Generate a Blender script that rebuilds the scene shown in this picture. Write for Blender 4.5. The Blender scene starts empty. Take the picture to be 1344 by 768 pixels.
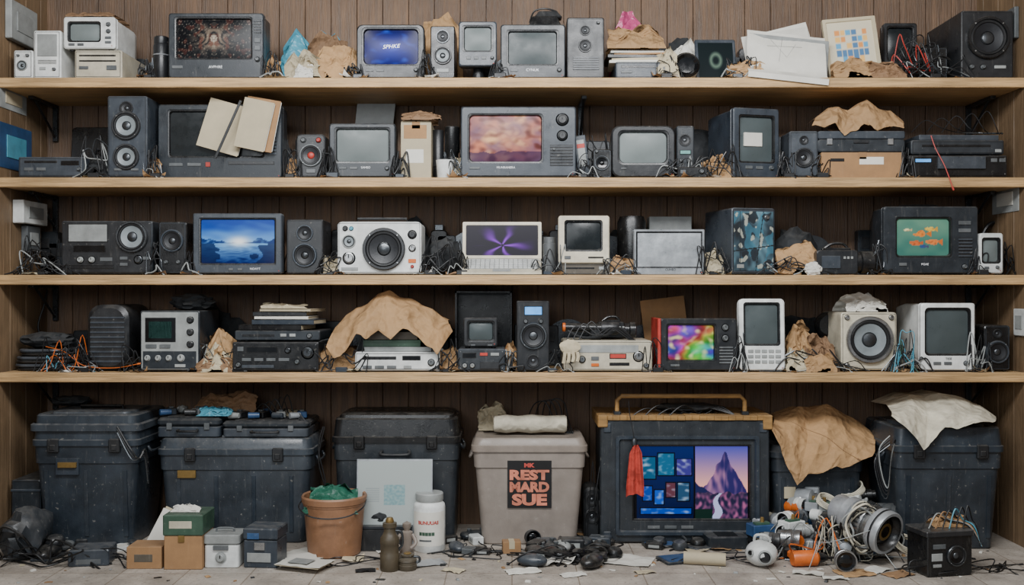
import bpy,bmesh,math,random,colorsys
from mathutils import Vector,Matrix,noise
R=random.Random(7)
D=4.5;FP=1350.0;CZ=1.12
def S(y):return (D+y)/FP
def X(px,y=0):return (px-672)*S(y)
def Z(py,y=0):return CZ-(py-384)*S(y)
def FY(py):return FP*CZ/(py-384)-D
SH={'1':Z(102),'2':Z(233),'3':Z(361),'4':Z(489),'0':0.0}
SC=bpy.context.scene.collection
def hexl(h):
    h=h.lstrip('#');o=[]
    for i in (0,2,4):
        c=int(h[i:i+2],16)/255
        o.append(c/12.92 if c<.04045 else ((c+.055)/1.055)**2.4)
    return o
# ---------------- materials
M={}
def nd(nt,t,**k):
    n=nt.nodes.new(t)
    for a,b in k.items():
        if a in n.inputs: n.inputs[a].default_value=b
        else: setattr(n,a,b)
    return n
def mixc(nt,f,a,b,bt='MIX'):
    n=nt.nodes.new('ShaderNodeMix');n.data_type='RGBA';n.blend_type=bt
    for i,v in ((0,f),(6,a),(7,b)):
        if isinstance(v,(int,float)): n.inputs[i].default_value=v
        elif isinstance(v,(list,tuple)): n.inputs[i].default_value=(*v[:3],1)
        else: nt.links.new(v,n.inputs[i])
    return n.outputs[2]
def mrange(nt,v,a,b,c,d):
    n=nt.nodes.new('ShaderNodeMapRange')
    for i,q in ((1,a),(2,b),(3,c),(4,d)): n.inputs[i].default_value=q
    nt.links.new(v,n.inputs[0]);return n.outputs[0]
def mat(name,hx,rough=.5,metal=0,var=.22,sc=14,bump=.06,bs=160,dust=.2,em=0,mapsc=(1,1,1),spec=.5,plank=0,scr=0,crease=0):
    m=bpy.data.materials.new(name);m.use_nodes=True;nt=m.node_tree;L=nt.links
    bs_=nt.nodes['Principled BSDF']
    c=hexl(hx)
    tc=nd(nt,'ShaderNodeTexCoord')
    mp=nd(nt,'ShaderNodeMapping');mp.inputs['Scale'].default_value=mapsc
    L.new(tc.outputs['Object'],mp.inputs[0])
    n1=nd(nt,'ShaderNodeTexNoise',Scale=sc,Detail=6.0,Roughness=.65);L.new(mp.outputs[0],n1.inputs['Vector'])
    f=mrange(nt,n1.outputs[0],.32,.68,0,1)
    lo=[q*(1-var) for q in c];hi=[min(1,q*(1+var)) for q in c]
    col=mixc(nt,f,lo,hi)
    n2=nd(nt,'ShaderNodeTexNoise',Scale=4.5,Detail=4.0);L.new(tc.outputs['Object'],n2.inputs['Vector'])
    f2=mrange(nt,n2.outputs[0],.5,.75,0,.4)
    col=mixc(nt,f2,col,[q*.5 for q in c])
    if scr:
        m2=nd(nt,'ShaderNodeMapping');m2.inputs['Scale'].default_value=(30,30,3);m2.inputs['Rotation'].default_value=(.2,.25,0);L.new(tc.outputs['Object'],m2.inputs[0])
        n4=nd(nt,'ShaderNodeTexNoise',Scale=2.2,Detail=8.0,Roughness=.75);L.new(m2.outputs[0],n4.inputs['Vector'])
        col=mixc(nt,mrange(nt,n4.outputs[0],.58,.74,0,scr*.8),col,hexl('a8a49a'))
        n5=nd(nt,'ShaderNodeTexNoise',Scale=55.0,Detail=4.0,Roughness=.7);L.new(tc.outputs['Object'],n5.inputs['Vector'])
        col=mixc(nt,mrange(nt,n5.outputs[0],.64,.7,0,scr*1.4),col,hexl('a39e92'))
    if dust>0:
        ge=nd(nt,'ShaderNodeNewGeometry');sx=nd(nt,'ShaderNodeSeparateXYZ');L.new(ge.outputs['Normal'],sx.inputs[0])
        up=mrange(nt,sx.outputs[2],.2,1,dust*.05,dust)
        nz=nd(nt,'ShaderNodeTexNoise',Scale=30.0,Detail=5.0);L.new(tc.outputs['Object'],nz.inputs['Vector'])
        g=mrange(nt,nz.outputs[0],.35,.65,.2,1)
        mu=nd(nt,'ShaderNodeMath',operation='MULTIPLY');L.new(up,mu.inputs[0]);L.new(g,mu.inputs[1])
        col=mixc(nt,mu.outputs[0],col,hexl('8f8a82'))
    if plank:
        sp=nd(nt,'ShaderNodeSeparateXYZ');L.new(tc.outputs['Object'],sp.inputs[0])
        ad=nd(nt,'ShaderNodeMath',operation='ADD');L.new(sp.outputs[0],ad.inputs[0]);L.new(sp.outputs[1],ad.inputs[1])
        dv=nd(nt,'ShaderNodeMath',operation='DIVIDE');L.new(ad.outputs[0],dv.inputs[0]);dv.inputs[1].default_value=plank
        fl=nd(nt,'ShaderNodeMath',operation='FLOOR');L.new(dv.outputs[0],fl.inputs[0])
        wn=nd(nt,'ShaderNodeTexWhiteNoise',noise_dimensions='1D');L.new(fl.outputs[0],wn.inputs['W'])
        col=mixc(nt,mrange(nt,wn.outputs[0],0,1,.0,.35),col,[q*.5 for q in c])
        n6=nd(nt,'ShaderNodeTexNoise',Scale=1.6,Detail=7.0,Roughness=.7);L.new(tc.outputs['Object'],n6.inputs['Vector'])
        col=mixc(nt,mrange(nt,n6.outputs[0],.42,.66,0,.6),col,[c[0]*.42,c[1]*.41,c[2]*.4])
    else:
        oi=nd(nt,'ShaderNodeObjectInfo')
        hs=nd(nt,'ShaderNodeHueSaturation');L.new(mrange(nt,oi.outputs['Random'],0,1,.86,1.14),hs.inputs['Value'])
        if scr>=.15:L.new(mrange(nt,oi.outputs['Random'],0,1,1.1,.7),hs.inputs['Saturation'])
        L.new(col,hs.inputs['Color']);col=hs.outputs[0]
    L.new(col,bs_.inputs['Base Color'])
    rr_=mrange(nt,n1.outputs[0],.3,.7,max(0,rough-.12),min(1,rough+.12));L.new(rr_,bs_.inputs['Roughness'])
    bs_.inputs['Metallic'].default_value=metal
    bs_.inputs['Specular IOR Level'].default_value=spec
    if crease:
        wp=nd(nt,'ShaderNodeTexNoise',Scale=7.0,Detail=2.0);L.new(tc.outputs['Object'],wp.inputs['Vector'])
        va=nd(nt,'ShaderNodeVectorMath',operation='MULTIPLY_ADD');L.new(wp.outputs['Color'],va.inputs[0]);va.inputs[1].default_value=(.06,.06,.06);L.new(tc.outputs['Object'],va.inputs[2])
        prev=None
        for s_,d_ in((13,.022),(31,.009)):
            vo=nd(nt,'ShaderNodeTexVoronoi',Scale=float(s_));L.new(va.outputs[0],vo.inputs['Vector'])
            bp=nd(nt,'ShaderNodeBump',Strength=crease,Distance=d_);L.new(vo.outputs['Distance'],bp.inputs['Height'])
            if prev:L.new(prev,bp.inputs['Normal'])
            prev=bp.outputs[0]
        L.new(prev,bs_.inputs['Normal'])
    elif bump:
        n3=nd(nt,'ShaderNodeTexNoise',Scale=bs,Detail=3.0);L.new(mp.outputs[0],n3.inputs['Vector'])
        bp=nd(nt,'ShaderNodeBump',Strength=min(1,bump*3),Distance=.002 if bs>60 else .01);L.new(n3.outputs[0],bp.inputs['Height']);L.new(bp.outputs[0],bs_.inputs['Normal'])
    if em: 
        L.new(col,bs_.inputs['Emission Color']);bs_.inputs['Emission Strength'].default_value=em
    M[name]=m;return m
mat('slate','303841',.34,scr=.18,dust=.3);mat('slated','22282e',.36,scr=.2,dust=.3);mat('dark','1f2124',.36,scr=.18,dust=.25);mat('black','0f1012',.3,dust=.25,scr=.12)
mat('grey','54585a',.42,scr=.2);mat('lgrey','8e918f',.42,scr=.1);mat('beige','bfb7a2',.42,scr=.14);mat('white','d0d2cf',.42,dust=.15,scr=.14)
mat('silver','9fa4a8',.36,.35,scr=.2);mat('metal','9a9b9b',.3,.85,dust=.1,scr=.1);mat('steel','505356',.3,.8,dust=.1)
mat('binp','262f38',.38,scr=.28,dust=.3,var=.35,sc=7);mat('binl','2c353e',.34,scr=.28,dust=.4,var=.3,sc=7)
mat('kraft','a5825a',.8,var=.12,sc=9,dust=0,crease=.75);mat('kraftd','7e6146',.8,var=.16,sc=9,dust=0,crease=.75)
mat('card','94714d',.85,var=.14,dust=.1,scr=.1);mat('paper','d0cdc4',.8,var=.06,dust=0,crease=.5);mat('paperb','b3a78c',.8,var=.08,dust=0,crease=.6)
mat('flatp','cfccc2',.8,var=.06,bump=.04,bs=120,dust=0);mat('flatb','b3a78c',.8,var=.08,bump=.04,bs=120,dust=0)
mat('red','a8362c',.5,dust=.05);mat('clothr','a83a2e',.9,dust=0,crease=.5);mat('orange','c8621f',.42,dust=.05,scr=.1);mat('blue','27466b',.4,dust=.1,scr=.1);mat('cyan','4a8ea2',.35,dust=.02,crease=.8)
mat('wirec','4a8ea2',.4,dust=.02,bump=0)
mat('teal','24604c',.5,dust=.0,crease=.7);mat('green','33503f',.5,scr=.14);mat('terra','90684b',.5,var=.2,scr=.18);mat('taupe','83776c',.42,var=.12,scr=.2)
mat('clothw','c3bca8',.9,dust=.0,crease=.55);mat('cord','c3bca8',.7,bump=0,dust=0);mat('clothd','1f2225',.8,dust=.15,crease=.5);mat('rubber','101113',.5,dust=.05);mat('cone','191b1f',.45,dust=.1)
mat('conel','7d8588',.35,dust=.1);mat('screen','1a1f21',.3,bump=0,var=.08,dust=.0,spec=.35);mat('screenl','68706f',.4,bump=0,var=.06,dust=.0,spec=.3);mat('screenm','434b4c',.36,bump=0,var=.06,dust=.0,spec=.3)
mat('screenb','0b0c0e',.15,bump=0,dust=.0)
mat('lcd','5f8f88',.3,em=.25,bump=0,dust=0);mat('ledb','4c8fd0',.3,em=.9,bump=0,dust=0);mat('ink','121214',.6,dust=0,bump=0);mat('inkw','d8dadc',.5,dust=0,bump=0,em=.1)
mat('pink','b24a73',.3,dust=.0,crease=.8);mat('woodl','94703f',.6,sc=6,mapsc=(2,14,14),dust=.2,scr=.12,var=.35);mat('brass','8a7040',.4,.6);mat('inkr','bd4b42',.7,dust=0,bump=0,scr=.14,var=.3);mat('inko','c87860',.7,dust=0,bump=0,scr=.14,var=.3)
mat('olive','4d4435',.5,scr=.2);mat('glowtxt','e8ecff',.4,em=1.0,bump=0,dust=0)
mat('shelf','b08e62',.55,var=.36,sc=3.2,mapsc=(1.2,22,22),bump=.12,bs=9,dust=.1,scr=.1)
mat('planks','6f5743',.6,var=.42,sc=2.4,mapsc=(26,26,1.3),bump=.15,bs=9,dust=0,plank=.125)
mat('side','80684d',.6,var=.3,sc=2.4,mapsc=(26,26,1.3),bump=.12,bs=9,dust=0,plank=.15)
mat('plaster','8d8a84',.9,dust=0);
def floor_mat():
    m=mat('floor','a49c92',.6,var=.28,sc=5,bump=.15,bs=60,dust=0,scr=.0);nt=m.node_tree;L=nt.links
    b=nt.nodes['Principled BSDF'];src=b.inputs['Base Color'].links[0].from_socket
    tc=nd(nt,'ShaderNodeTexCoord')
    br=nd(nt,'ShaderNodeTexBrick',Scale=1.0);br.offset=0
    br.inputs['Brick Width'].default_value=.26;br.inputs['Row Height'].default_value=.2;br.inputs['Mortar Size'].default_value=.0025
    br.inputs['Color1'].default_value=(1,1,1,1);br.inputs['Color2'].default_value=(.86,.84,.82,1);br.inputs['Mortar'].default_value=(.5,.45,.4,1)
    L.new(tc.outputs['Object'],br.inputs['Vector'])
    o=mixc(nt,1.0,src,br.outputs[0],'MULTIPLY')
    n=nd(nt,'ShaderNodeTexNoise',Scale=3.0,Detail=8.0,Roughness=.7);L.new(tc.outputs['Object'],n.inputs['Vector'])
    o=mixc(nt,mrange(nt,n.outputs[0],.45,.7,0,.55),o,hexl('6b6156'));
    n=nd(nt,'ShaderNodeTexNoise',Scale=70.0,Detail=4.0);L.new(tc.outputs['Object'],n.inputs['Vector'])
    o=mixc(nt,mrange(nt,n.outputs[0],.6,.68,0,.6),o,hexl('5a5148'));L.new(o,b.inputs['Base Color'])
floor_mat()
def picmat(n,em):
    m=bpy.data.materials.new(n);m.use_nodes=True;nt=m.node_tree;b=nt.nodes['Principled BSDF']
    a=nd(nt,'ShaderNodeAttribute',attribute_name='Col')
    if em:
        nt.links.new(mixc(nt,.75,a.outputs[0],(0,0,0)),b.inputs['Base Color'])
        nt.links.new(a.outputs[0],b.inputs['Emission Color']);b.inputs['Emission Strength'].default_value=em
        b.inputs['Specular IOR Level'].default_value=.2
    else:nt.links.new(a.outputs[0],b.inputs['Base Color'])
    b.inputs['Roughness'].default_value=.3 if em else .8
    M[n]=m
picmat('pic_em',.95);picmat('pic_lo',.7);picmat('pic_print',0)
# ---------------- geometry accumulator
def rr(a0,a1,b0,b1,r,n=4):
    r=min(r,(a1-a0)/2-1e-5,(b1-b0)/2-1e-5);o=[]
    for cx,cy,s in ((a1-r,b1-r,0),(a0+r,b1-r,1),(a0+r,b0+r,2),(a1-r,b0+r,3)):
        for i in range(n+1):
            t=(s+i/n)*math.pi/2;o.append((cx+r*math.cos(t),cy+r*math.sin(t)))
    return o
class G:
    def __init__(s):s.v=[];s.f=[];s.fm=[];s.fs=[];s.ms=[]
    def mi(s,m):
        if m not in s.ms:s.ms.append(m)
        return s.ms.index(m)
    def raw(s,vs,fs,m,sm=False,mx=None):
        o=len(s.v)
        s.v+=[tuple(mx@Vector(v)) if mx else tuple(v) for v in vs]
        k=s.mi(m) if isinstance(m,str) else None
        for i,f in enumerate(fs):
            s.f.append([q+o for q in f]);s.fm.append(k if k is not None else s.mi(m[i]));s.fs.append(sm)
        return s
    def box(s,x0,x1,y0,y1,z0,z1,m,bev=.004,back=1,bot=1,top=1,mx=None):
        bev=min(bev,(x1-x0)*.3,(y1-y0)*.3,(z1-z0)*.3)
        c=((x0+x1)/2,(y0+y1)/2,(z0+z1)/2);hf=((x1-x0)/2,(y1-y0)/2,(z1-z0)/2)
        vs=[];cs=[(a,b,d) for a in(-1,1) for b in(-1,1) for d in(-1,1)]
        for q in cs:
            for ax in range(3):
                p=[q[i]*(hf[i]-(0 if i==ax else bev)) for i in range(3)]
                k=back if q[1]>0 else 1;k2=bot if q[2]<0 else top
                vs.append((c[0]+p[0]*k*k2,c[1]+p[1]*k2,c[2]+p[2]*k))
        ix=lambda q,ax:cs.index(q)*3+ax
        fs=[]
        for ax in range(3):
            o=[i for i in range(3) if i!=ax]
            for sg in(-1,1):
                f=[]
                for a,b in((-1,-1),(1,-1),(1,1),(-1,1)):
                    q=[0]*3;q[ax]=sg;q[o[0]]=a;q[o[1]]=b;f.append(ix(tuple(q),ax))
                fs.append(f)
            for a in(-1,1):
                for b in(-1,1):
                    q1=[0]*3;q1[ax]=-1;q1[o[0]]=a;q1[o[1]]=b;q2=list(q1);q2[ax]=1
                    fs.append([ix(tuple(q1),o[0]),ix(tuple(q2),o[0]),ix(tuple(q2),o[1]),ix(tuple(q1),o[1])])
        for q in cs: fs.append([ix(q,0),ix(q,1),ix(q,2)])
        return s.raw(vs,fs,m,False,mx)
    def loft(s,loops,m,c0=True,c1=True,sm=True,mx=None,closed=True):
        n=len(loops[0]);vs=[p for l in loops for p in l];fs=[];mm=[]
        for i in range(len(loops)-1):
            mt=m if isinstance(m,str) else m[i]
            for j in range(n if closed else n-1):
                k=(j+1)%n;fs.append([i*n+j,i*n+k,(i+1)*n+k,(i+1)*n+j]);mm.append(mt)
        if c0:fs.append(list(range(n))[::-1]);mm.append(mm[0])
        if c1:fs.append([(len(loops)-1)*n+j for j in range(n)]);mm.append(mm[-2] if c0 else mm[-1])
        return s.raw(vs,fs,mm,sm,mx)
    def rbox(s,x0,x1,y0,y1,z0,z1,m,r=.02,axis='y',ch=.004,sc=1.0,mx=None,mid=None):
        if axis=='y':
            cx,cz=(x0+x1)/2,(z0+z1)/2
            def lp(y,k,i=0):
                return [(p[0],y,p[1]) for p in rr(cx+(x0-cx)*k+i,cx+(x1-cx)*k-i,cz+(z0-cz)*(k if k<1 else 1)+i,cz+(z1-cz)*k-i,r)]
            L=[lp(y0,1,ch),lp(y0+ch,1)]
            if mid:L.append(lp(y0+(y1-y0)*mid,1))
            L+=[lp(y1-ch,sc),lp(y1,sc,ch)]
        else:
            cx,cy=(x0+x1)/2,(y0+y1)/2
            def lp(z,k,i=0):
                return [(p[0],p[1],z) for p in rr(cx+(x0-cx)*k+i,cx+(x1-cx)*k-i,cy+(y0-cy)*k+i,cy+(y1-cy)*k-i,r)]
            L=[lp(z0,sc,ch),lp(z0+ch,sc),lp(z1-ch,1),lp(z1,1,ch)]
        return s.loft(L,m,mx=mx)
    def lathe(s,c,prof,ax,m,n=24,mx=None):
        q=Vector(ax).normalized().to_track_quat('Z','Y').to_matrix();c=Vector(c)
        vs=[];ids=[]
        for p in prof:
            if p[0]<1e-6:
                ids.append([len(vs)]);vs.append(c+q@Vector((0,0,p[1])))
            else:
                ids.append(list(range(len(vs),len(vs)+n)))
                for j in range(n):
                    a=2*math.pi*j/n;vs.append(c+q@Vector((p[0]*math.cos(a),p[0]*math.sin(a),p[1])))
        fs=[];mm=[]
        for i in range(len(prof)-1):
            a,b=ids[i],ids[i+1];mt=prof[i+1][2] if len(prof[i+1])>2 else m
            for j in range(n):
                k=(j+1)%n
                if len(a)==1 and len(b)==1:continue
                if len(a)==1:fs.append([a[0],b[k],b[j]])
                elif len(b)==1:fs.append([a[j],a[k],b[0]])
                else:fs.append([a[j],a[k],b[k],b[j]])
                mm.append(mt)
        return s.raw(vs,fs,mm,True,mx)
    def cyl(s,p0,p1,r0,r1,m,n=20,ch=.002,mx=None):
        p0=Vector(p0);p1=Vector(p1);L=(p1-p0).length;ch=min(ch,L*.3,r0*.4 if r0 else ch)
        return s.lathe(p0,[(0,0),(max(r0-ch,0),0),(r0,ch),(r1,L-ch),(max(r1-ch,0),L),(0,L)],p1-p0,m,n,mx)
    def tube(s,pts,r,m,n=6,smooth=True,closed=False,sub=5,mx=None):
        P=[Vector(p) for p in pts]
        if smooth and len(P)>2:
            Q=[];N=len(P)
            for i in range(N if closed else N-1):
                g=lambda k:P[k%N] if closed else P[max(0,min(N-1,k))]
                a,b,c,d=g(i-1),g(i),g(i+1),g(i+2)
                for t in range(sub):
                    t/=sub;Q.append(.5*((2*b)+(c-a)*t+(2*a-5*b+4*c-d)*t*t+(3*b-a-3*c+d)*t**3))
            if not closed:Q.append(P[-1])
            P=Q
        L=[];N=len(P);prev=None
        for i in range(N):
            a=P[i-1] if (i or closed) else P[i];b=P[(i+1)%N] if (i<N-1 or closed) else P[i]
            d=(b-a)
            d=d.normalized() if d.length>1e-7 else Vector((1,0,0))
            u=prev if prev is not None else (Vector((0,0,1)) if abs(d.z)<.9 else Vector((1,0,0)))
            x=d.cross(u)
            if x.length<1e-5:x=d.orthogonal()
            x.normalize();y=x.cross(d).normalized();prev=y
            L.append([P[i]+r*(math.cos(2*math.pi*j/n)*x+math.sin(2*math.pi*j/n)*y) for j in range(n)])
        if closed:L.append(L[0])
        return s.loft(L,m,not closed,not closed,mx=mx)
    def grid(s,fn,nu,nv,m,sm=False,mx=None):
        vs=[fn(i/nu,j/nv) for j in range(nv+1) for i in range(nu+1)]
        fs=[]
        for j in range(nv):
            for i in range(nu):
                a=j*(nu+1)+i;b=a+1;c=b+nu+1;d=a+nu+1
                if (i+j)%2:fs+=[[a,b,c],[a,c,d]]
                else:fs+=[[a,b,d],[b,c,d]]
        return s.raw(vs,fs,m,sm,mx)
    def lump(s,c,w,d,h,m,seed=0,amp=.25,fr=3,sm=True,sub=3,mx=None):
        b=bmesh.new();bmesh.ops.create_icosphere(b,subdivisions=sub,radius=1)
        vs=[]
        for v in b.verts:
            p=v.co.copy();q=p*fr+Vector((seed*7.3,seed*3.1,seed))
            k=1+amp*(noise.noise(q)+.5*(1-2*abs(noise.noise(q*2.1)))*.7)
            p=p*k
            z=(p.z+1)/2
            vs.append((c[0]+p.x*w/2,c[1]+p.y*d/2,c[2]+max(0,min(1.08,z))*h))
        fs=[[v.index for v in f.verts] for f in b.faces];b.free()
        return s.raw(vs,fs,m,sm,mx)
    def ring(s,x0,x1,z0,z1,y,wd,m,r=.004,pr=.0012):
        L=[[(p[0],yy,p[1]) for p in rr(x0+i,x1-i,z0+i,z1-i,r,3)] for i,yy in((0,y+.001),(0,y-pr),(wd,y-pr),(wd,y+.001))]
        return s.loft(L,m,False,False,sm=False)
    def mesh(s,name):
        me=bpy.data.meshes.new(name);me.from_pydata(s.v,[],s.f)
        for k in s.ms:me.materials.append(M[k])
        me.polygons.foreach_set('material_index',s.fm);me.polygons.foreach_set('use_smooth',s.fs)
        b=bmesh.new();b.from_mesh(me);bmesh.ops.recalc_face_normals(b,faces=b.faces)
        for e in b.edges:
            if len(e.link_faces)==2 and e.calc_face_angle(0)>.62:e.smooth=False
        b.to_mesh(me);b.free();return me
def picture(name,x0,x1,y,z0,z1,f,nx=64,ny=44,mt='pic_em',bulge=.004):
    vs=[];cs=[]
    for j in range(ny+1):
        for i in range(nx+1):
            u=i/nx;v=j/ny
            vs.append((x0+(x1-x0)*u,y-bulge*(1-(2*u-1)**2)*(1-(2*v-1)**2),z0+(z1-z0)*v))
            c=f(u,v);cs+=[max(0,min(1,q))**2.2 for q in c]+[1]
    fs=[(j*(nx+1)+i,j*(nx+1)+i+1,(j+1)*(nx+1)+i+1,(j+1)*(nx+1)+i) for j in range(ny) for i in range(nx)]
    me=bpy.data.meshes.new(name);me.from_pydata(vs,[],fs)
    a=me.color_attributes.new('Col','FLOAT_COLOR','POINT');a.data.foreach_set('color',cs)
    me.materials.append(M[mt]);me.polygons.foreach_set('use_smooth',[True]*len(fs))
    return me
class T:
    def __init__(s,name,label,cat,x0,x1,top,base='0',y=.04,rot=0,z=None,group=None,rx=0,ry=0):
        s.y=y;s.k=S(y);b=SH[base] if z is None else z
        s.b=b;s.cx=(x0+x1)/2;s.w=(x1-x0)*s.k;s.h=Z(top,y)-b
        s.name=name;s.label=label;s.cat=cat;s.group=group;s.root=None
        s.loc=(X(s.cx,y),y,b);s.rot=(math.radians(rx),math.radians(ry),math.radians(rot))
    @property
    def top(s):return s.b+s.h+.0008
    def lx(s,px):return (px-s.cx)*s.k
    def lz(s,py):return Z(py,s.y)-s.b
    def _fin(s,o):
        o.location=s.loc;o.rotation_euler=s.rot;o['label']=s.label;o['category']=s.cat
        if s.group:o['group']=s.group
        SC.objects.link(o)
    def mk(s):
        if not s.root:
            s.root=bpy.data.objects.new(s.name,None);s.root.empty_display_size=.05;s._fin(s.root)
        return s.root
    def add(s,name,g,label=None,parent=None):
        me=g.mesh(name) if isinstance(g,G) else g
        o=bpy.data.objects.new(name,me);SC.objects.link(o);o.parent=parent or s.mk()
        if label:o['label']=label
        return o
    def one(s,g):
        o=bpy.data.objects.new(s.name,g.mesh(s.name));s._fin(o);s.root=o;return s
def txt(t,s,x,z,size,y,m,name='lettering',rot=0,parent=None,bold=0,sx=1,mx=None,shear=0,fit=None):
    cu=bpy.data.curves.new('txt','FONT');cu.body=s;cu.size=size;cu.align_x='CENTER';cu.align_y='CENTER';cu.extrude=.0006;cu.offset=bold;cu.resolution_u=3;cu.shear=shear
    o=bpy.data.objects.new('tmp',cu);SC.objects.link(o)
    dg=bpy.context.evaluated_depsgraph_get();me=bpy.data.meshes.new_from_object(o.evaluated_get(dg))
    bpy.data.objects.remove(o)
    if fit:
        xs=[v.co.x for v in me.vertices];ys=[v.co.y for v in me.vertices];a,b,c,d=min(xs),max(xs),min(ys),max(ys)
        for v in me.vertices:v.co.x=((v.co.x-a)/(b-a)-.5)*fit[0];v.co.y=((v.co.y-c)/(d-c)-.5)*fit[1]
    me.transform(Matrix.Translation((x,y,z))@Matrix.Rotation(math.radians(rot),4,'Y')@Matrix.Rotation(math.pi/2,4,'X')@Matrix.Diagonal((sx,1,1,1)))
    if mx:me.transform(mx)
    me.materials.clear();me.materials.append(M[m]);me.name=name
    return t.add(name,me,None,parent)
def cone_g(x,z,r,y=0,ring='dark',cone='cone',cap='steel',n=32):
    p=min(.02,max(.006,r*.22));g=G()
    g.lathe((x,y+.001,z),[(r,0),(r,p*.75),(r*.96,p),(r*.86,p,ring),(r*.84,p*.7,ring),(r*.79,p*.95,'rubber'),(r*.72,p*.9,'rubber'),(r*.68,p*.6,'rubber'),(r*.32,.001,cone),(r*.3,.001,cone),(r*.26,p*.35,cap),(r*.14,p*.55,cap),(0,p*.6,cap)],(0,-1,0),ring,n)
    if r>.03:
        for k in range(4):
            a=math.pi/4+k*math.pi/2;g.cyl((x+r*.91*math.cos(a),y-p*.9,z+r*.91*math.sin(a)),(x+r*.91*math.cos(a),y-p*1.1,z+r*.91*math.sin(a)),r*.035,r*.035,'metal',8,.0003)
    return g
def front(t,spec,y=0):
    for q in spec:
        k=q[0]
        if k=='k':
            r=q[3]*t.k;g=G();m=q[4] if len(q)>4 else 'grey'
            g.lathe((t.lx(q[1]),y+.001,t.lz(q[2])),[(r*1.25,0,'black'),(r*1.25,.001,'black'),(r,.001),(r,.004),(r*.85,.005),(r*.8,.012),(r*.68,.014),(0,.014)],(0,-1,0),m,18)
            g.box(t.lx(q[1])-r*.1,t.lx(q[1])+r*.1,y-.0145,y-.010,t.lz(q[2]),t.lz(q[2])+r*.7,'black',.0003)
            t.add('knob',g)
        elif k=='b':
            m=q[5] if len(q)>5 else 'grey';g=G();g.box(t.lx(q[1]),t.lx(q[2]),y-.004,y+.002,t.lz(q[4]),t.lz(q[3]),m,.001);t.add('button',g)
        elif k=='d':
            g=G();x0,x1,z0,z1=t.lx(q[1]),t.lx(q[2]),t.lz(q[4]),t.lz(q[3])
            g.box(x0,x1,y-.0025,y+.002,z0,z1,'black',.001);g.box(x0+.003,x1-.003,y-.0035,y,z0+.003,z1-.003,q[5] if len(q)>5 else 'lcd',.0005);t.add('display',g)
        elif k=='p':
            g=G();pr=q[7] if len(q)>7 else .003;g.box(t.lx(q[2]),t.lx(q[3]),y-pr,y+.002 if pr>-.002 else y+.014,t.lz(q[5]),t.lz(q[4]),q[6],.0015);t.add(q[1],g)
        elif k in('g','gv'):
            g=G();n=q[5];m=q[6] if len(q)>6 else 'black';x0,x1,z0,z1=t.lx(q[1]),t.lx(q[2]),t.lz(q[4]),t.lz(q[3])
            g.box(x0,x1,y-.001,y+.002,z0,z1,'black',.0005)
            for i in range(n):
                if k=='g':
                    zz=z0+(z1-z0)*(i+.5)/n;hh=(z1-z0)/n*.28;g.box(x0,x1,y-.004,y,zz-hh,zz+hh,m,.0006)
                else:
                    xx=x0+(x1-x0)*(i+.5)/n;hh=(x1-x0)/n*.28;g.box(xx-hh,xx+hh,y-.004,y,z0,z1,m,.0006)
            t.add('vent_grille',g)
        elif k=='v':
            t.add(q[4] if len(q)>4 else 'speaker_cone',cone_g(t.lx(q[1]),t.lz(q[2]),q[3]*t.k,y,*(q[5:] if len(q)>5 else ())))
        elif k=='t':
            txt(t,q[1],t.lx(q[2]),t.lz(q[3]),q[4]*t.k,y-.0012,q[5] if len(q)>5 else 'inkw')
        elif k=='s':
            g=G();g.box(t.lx(q[1]),t.lx(q[2]),y-.002,y+.001,t.lz(q[4]),t.lz(q[3]),'black',.0005);t.add('slot',g)
def feet(t,dep,m='rubber',hf=.007,w=None):
    w=w or t.w
    for sx in(-1,1):
        for yy in(.03,dep-.04):
            g=G();g.cyl((sx*w*.38,yy,0),(sx*w*.38,yy,hf+.002),.012,.012,m,12);t.add('foot',g)
def tv(t,dep,m,scr,pic=None,spec=(),back=.72,mb=None,cr=.012,inner=.012,mt='pic_em',sm='screenm',mid=.35,ft=True,rec=.016,res=(64,44)):
    hf=.007 if ft else 0;w,h=t.w,t.h;mb=mb or m
    g=G();g.rbox(-w/2+.004,w/2-.004,.03,dep,hf+.003,h-.004,m,r=cr,sc=back,mid=mid)
    t.add('body',g)
    x0,x1,z0,z1=t.lx(scr[0]),t.lx(scr[1]),t.lz(scr[3]),t.lz(scr[2])
    g=G()
    def lp(a0,a1,b0,b1,r,y):return [(p[0],y,p[1]) for p in rr(a0,a1,b0,b1,r,5)]
    c=.005
    L=[lp(-w/2,w/2,hf,h,cr,.034),lp(-w/2,w/2,hf,h,cr,.03),lp(-w/2+.003,w/2-.003,hf+.003,h-.003,cr,.028),lp(-w/2+.003,w/2-.003,hf+.003,h-.003,cr,.025),lp(-w/2,w/2,hf,h,cr,.023),lp(-w/2,w/2,hf,h,cr,c),lp(-w/2+c,w/2-c,hf+c,h-c,cr,0),lp(x0-.008,x1+.008,z0-.008,z1+.008,inner,0),lp(x0-.007,x1+.007,z0-.007,z1+.007,inner,.003),lp(x0-.001,x1+.001,z0-.001,z1+.001,inner,.004),lp(x0+.005,x1-.005,z0+.005,z1-.005,inner,rec+.006)]
    g.loft(L,[mb]*8+['black','black'],False,False,sm=False);t.add('bezel',g)
    if pic:t.add('screen',picture('screen',x0,x1,rec,z0,z1,pic,*res,mt=mt,bulge=rec*.6))
    else:
        g=G();g.grid(lambda u,v:(x0+(x1-x0)*u,rec-rec*.5*(1-(2*u-1)**2)*(1-(2*v-1)**2),z0+(z1-z0)*v),12,10,sm,True);t.add('screen',g)
    front(t,spec)
    g=G();g.cyl((w/2-.014,.001,hf+.012),(w/2-.014,-.002,hf+.012),.0022,.0022,'red',8,.0003);t.add('indicator_light',g)
    if ft:feet(t,dep*.8)
    return t
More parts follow.
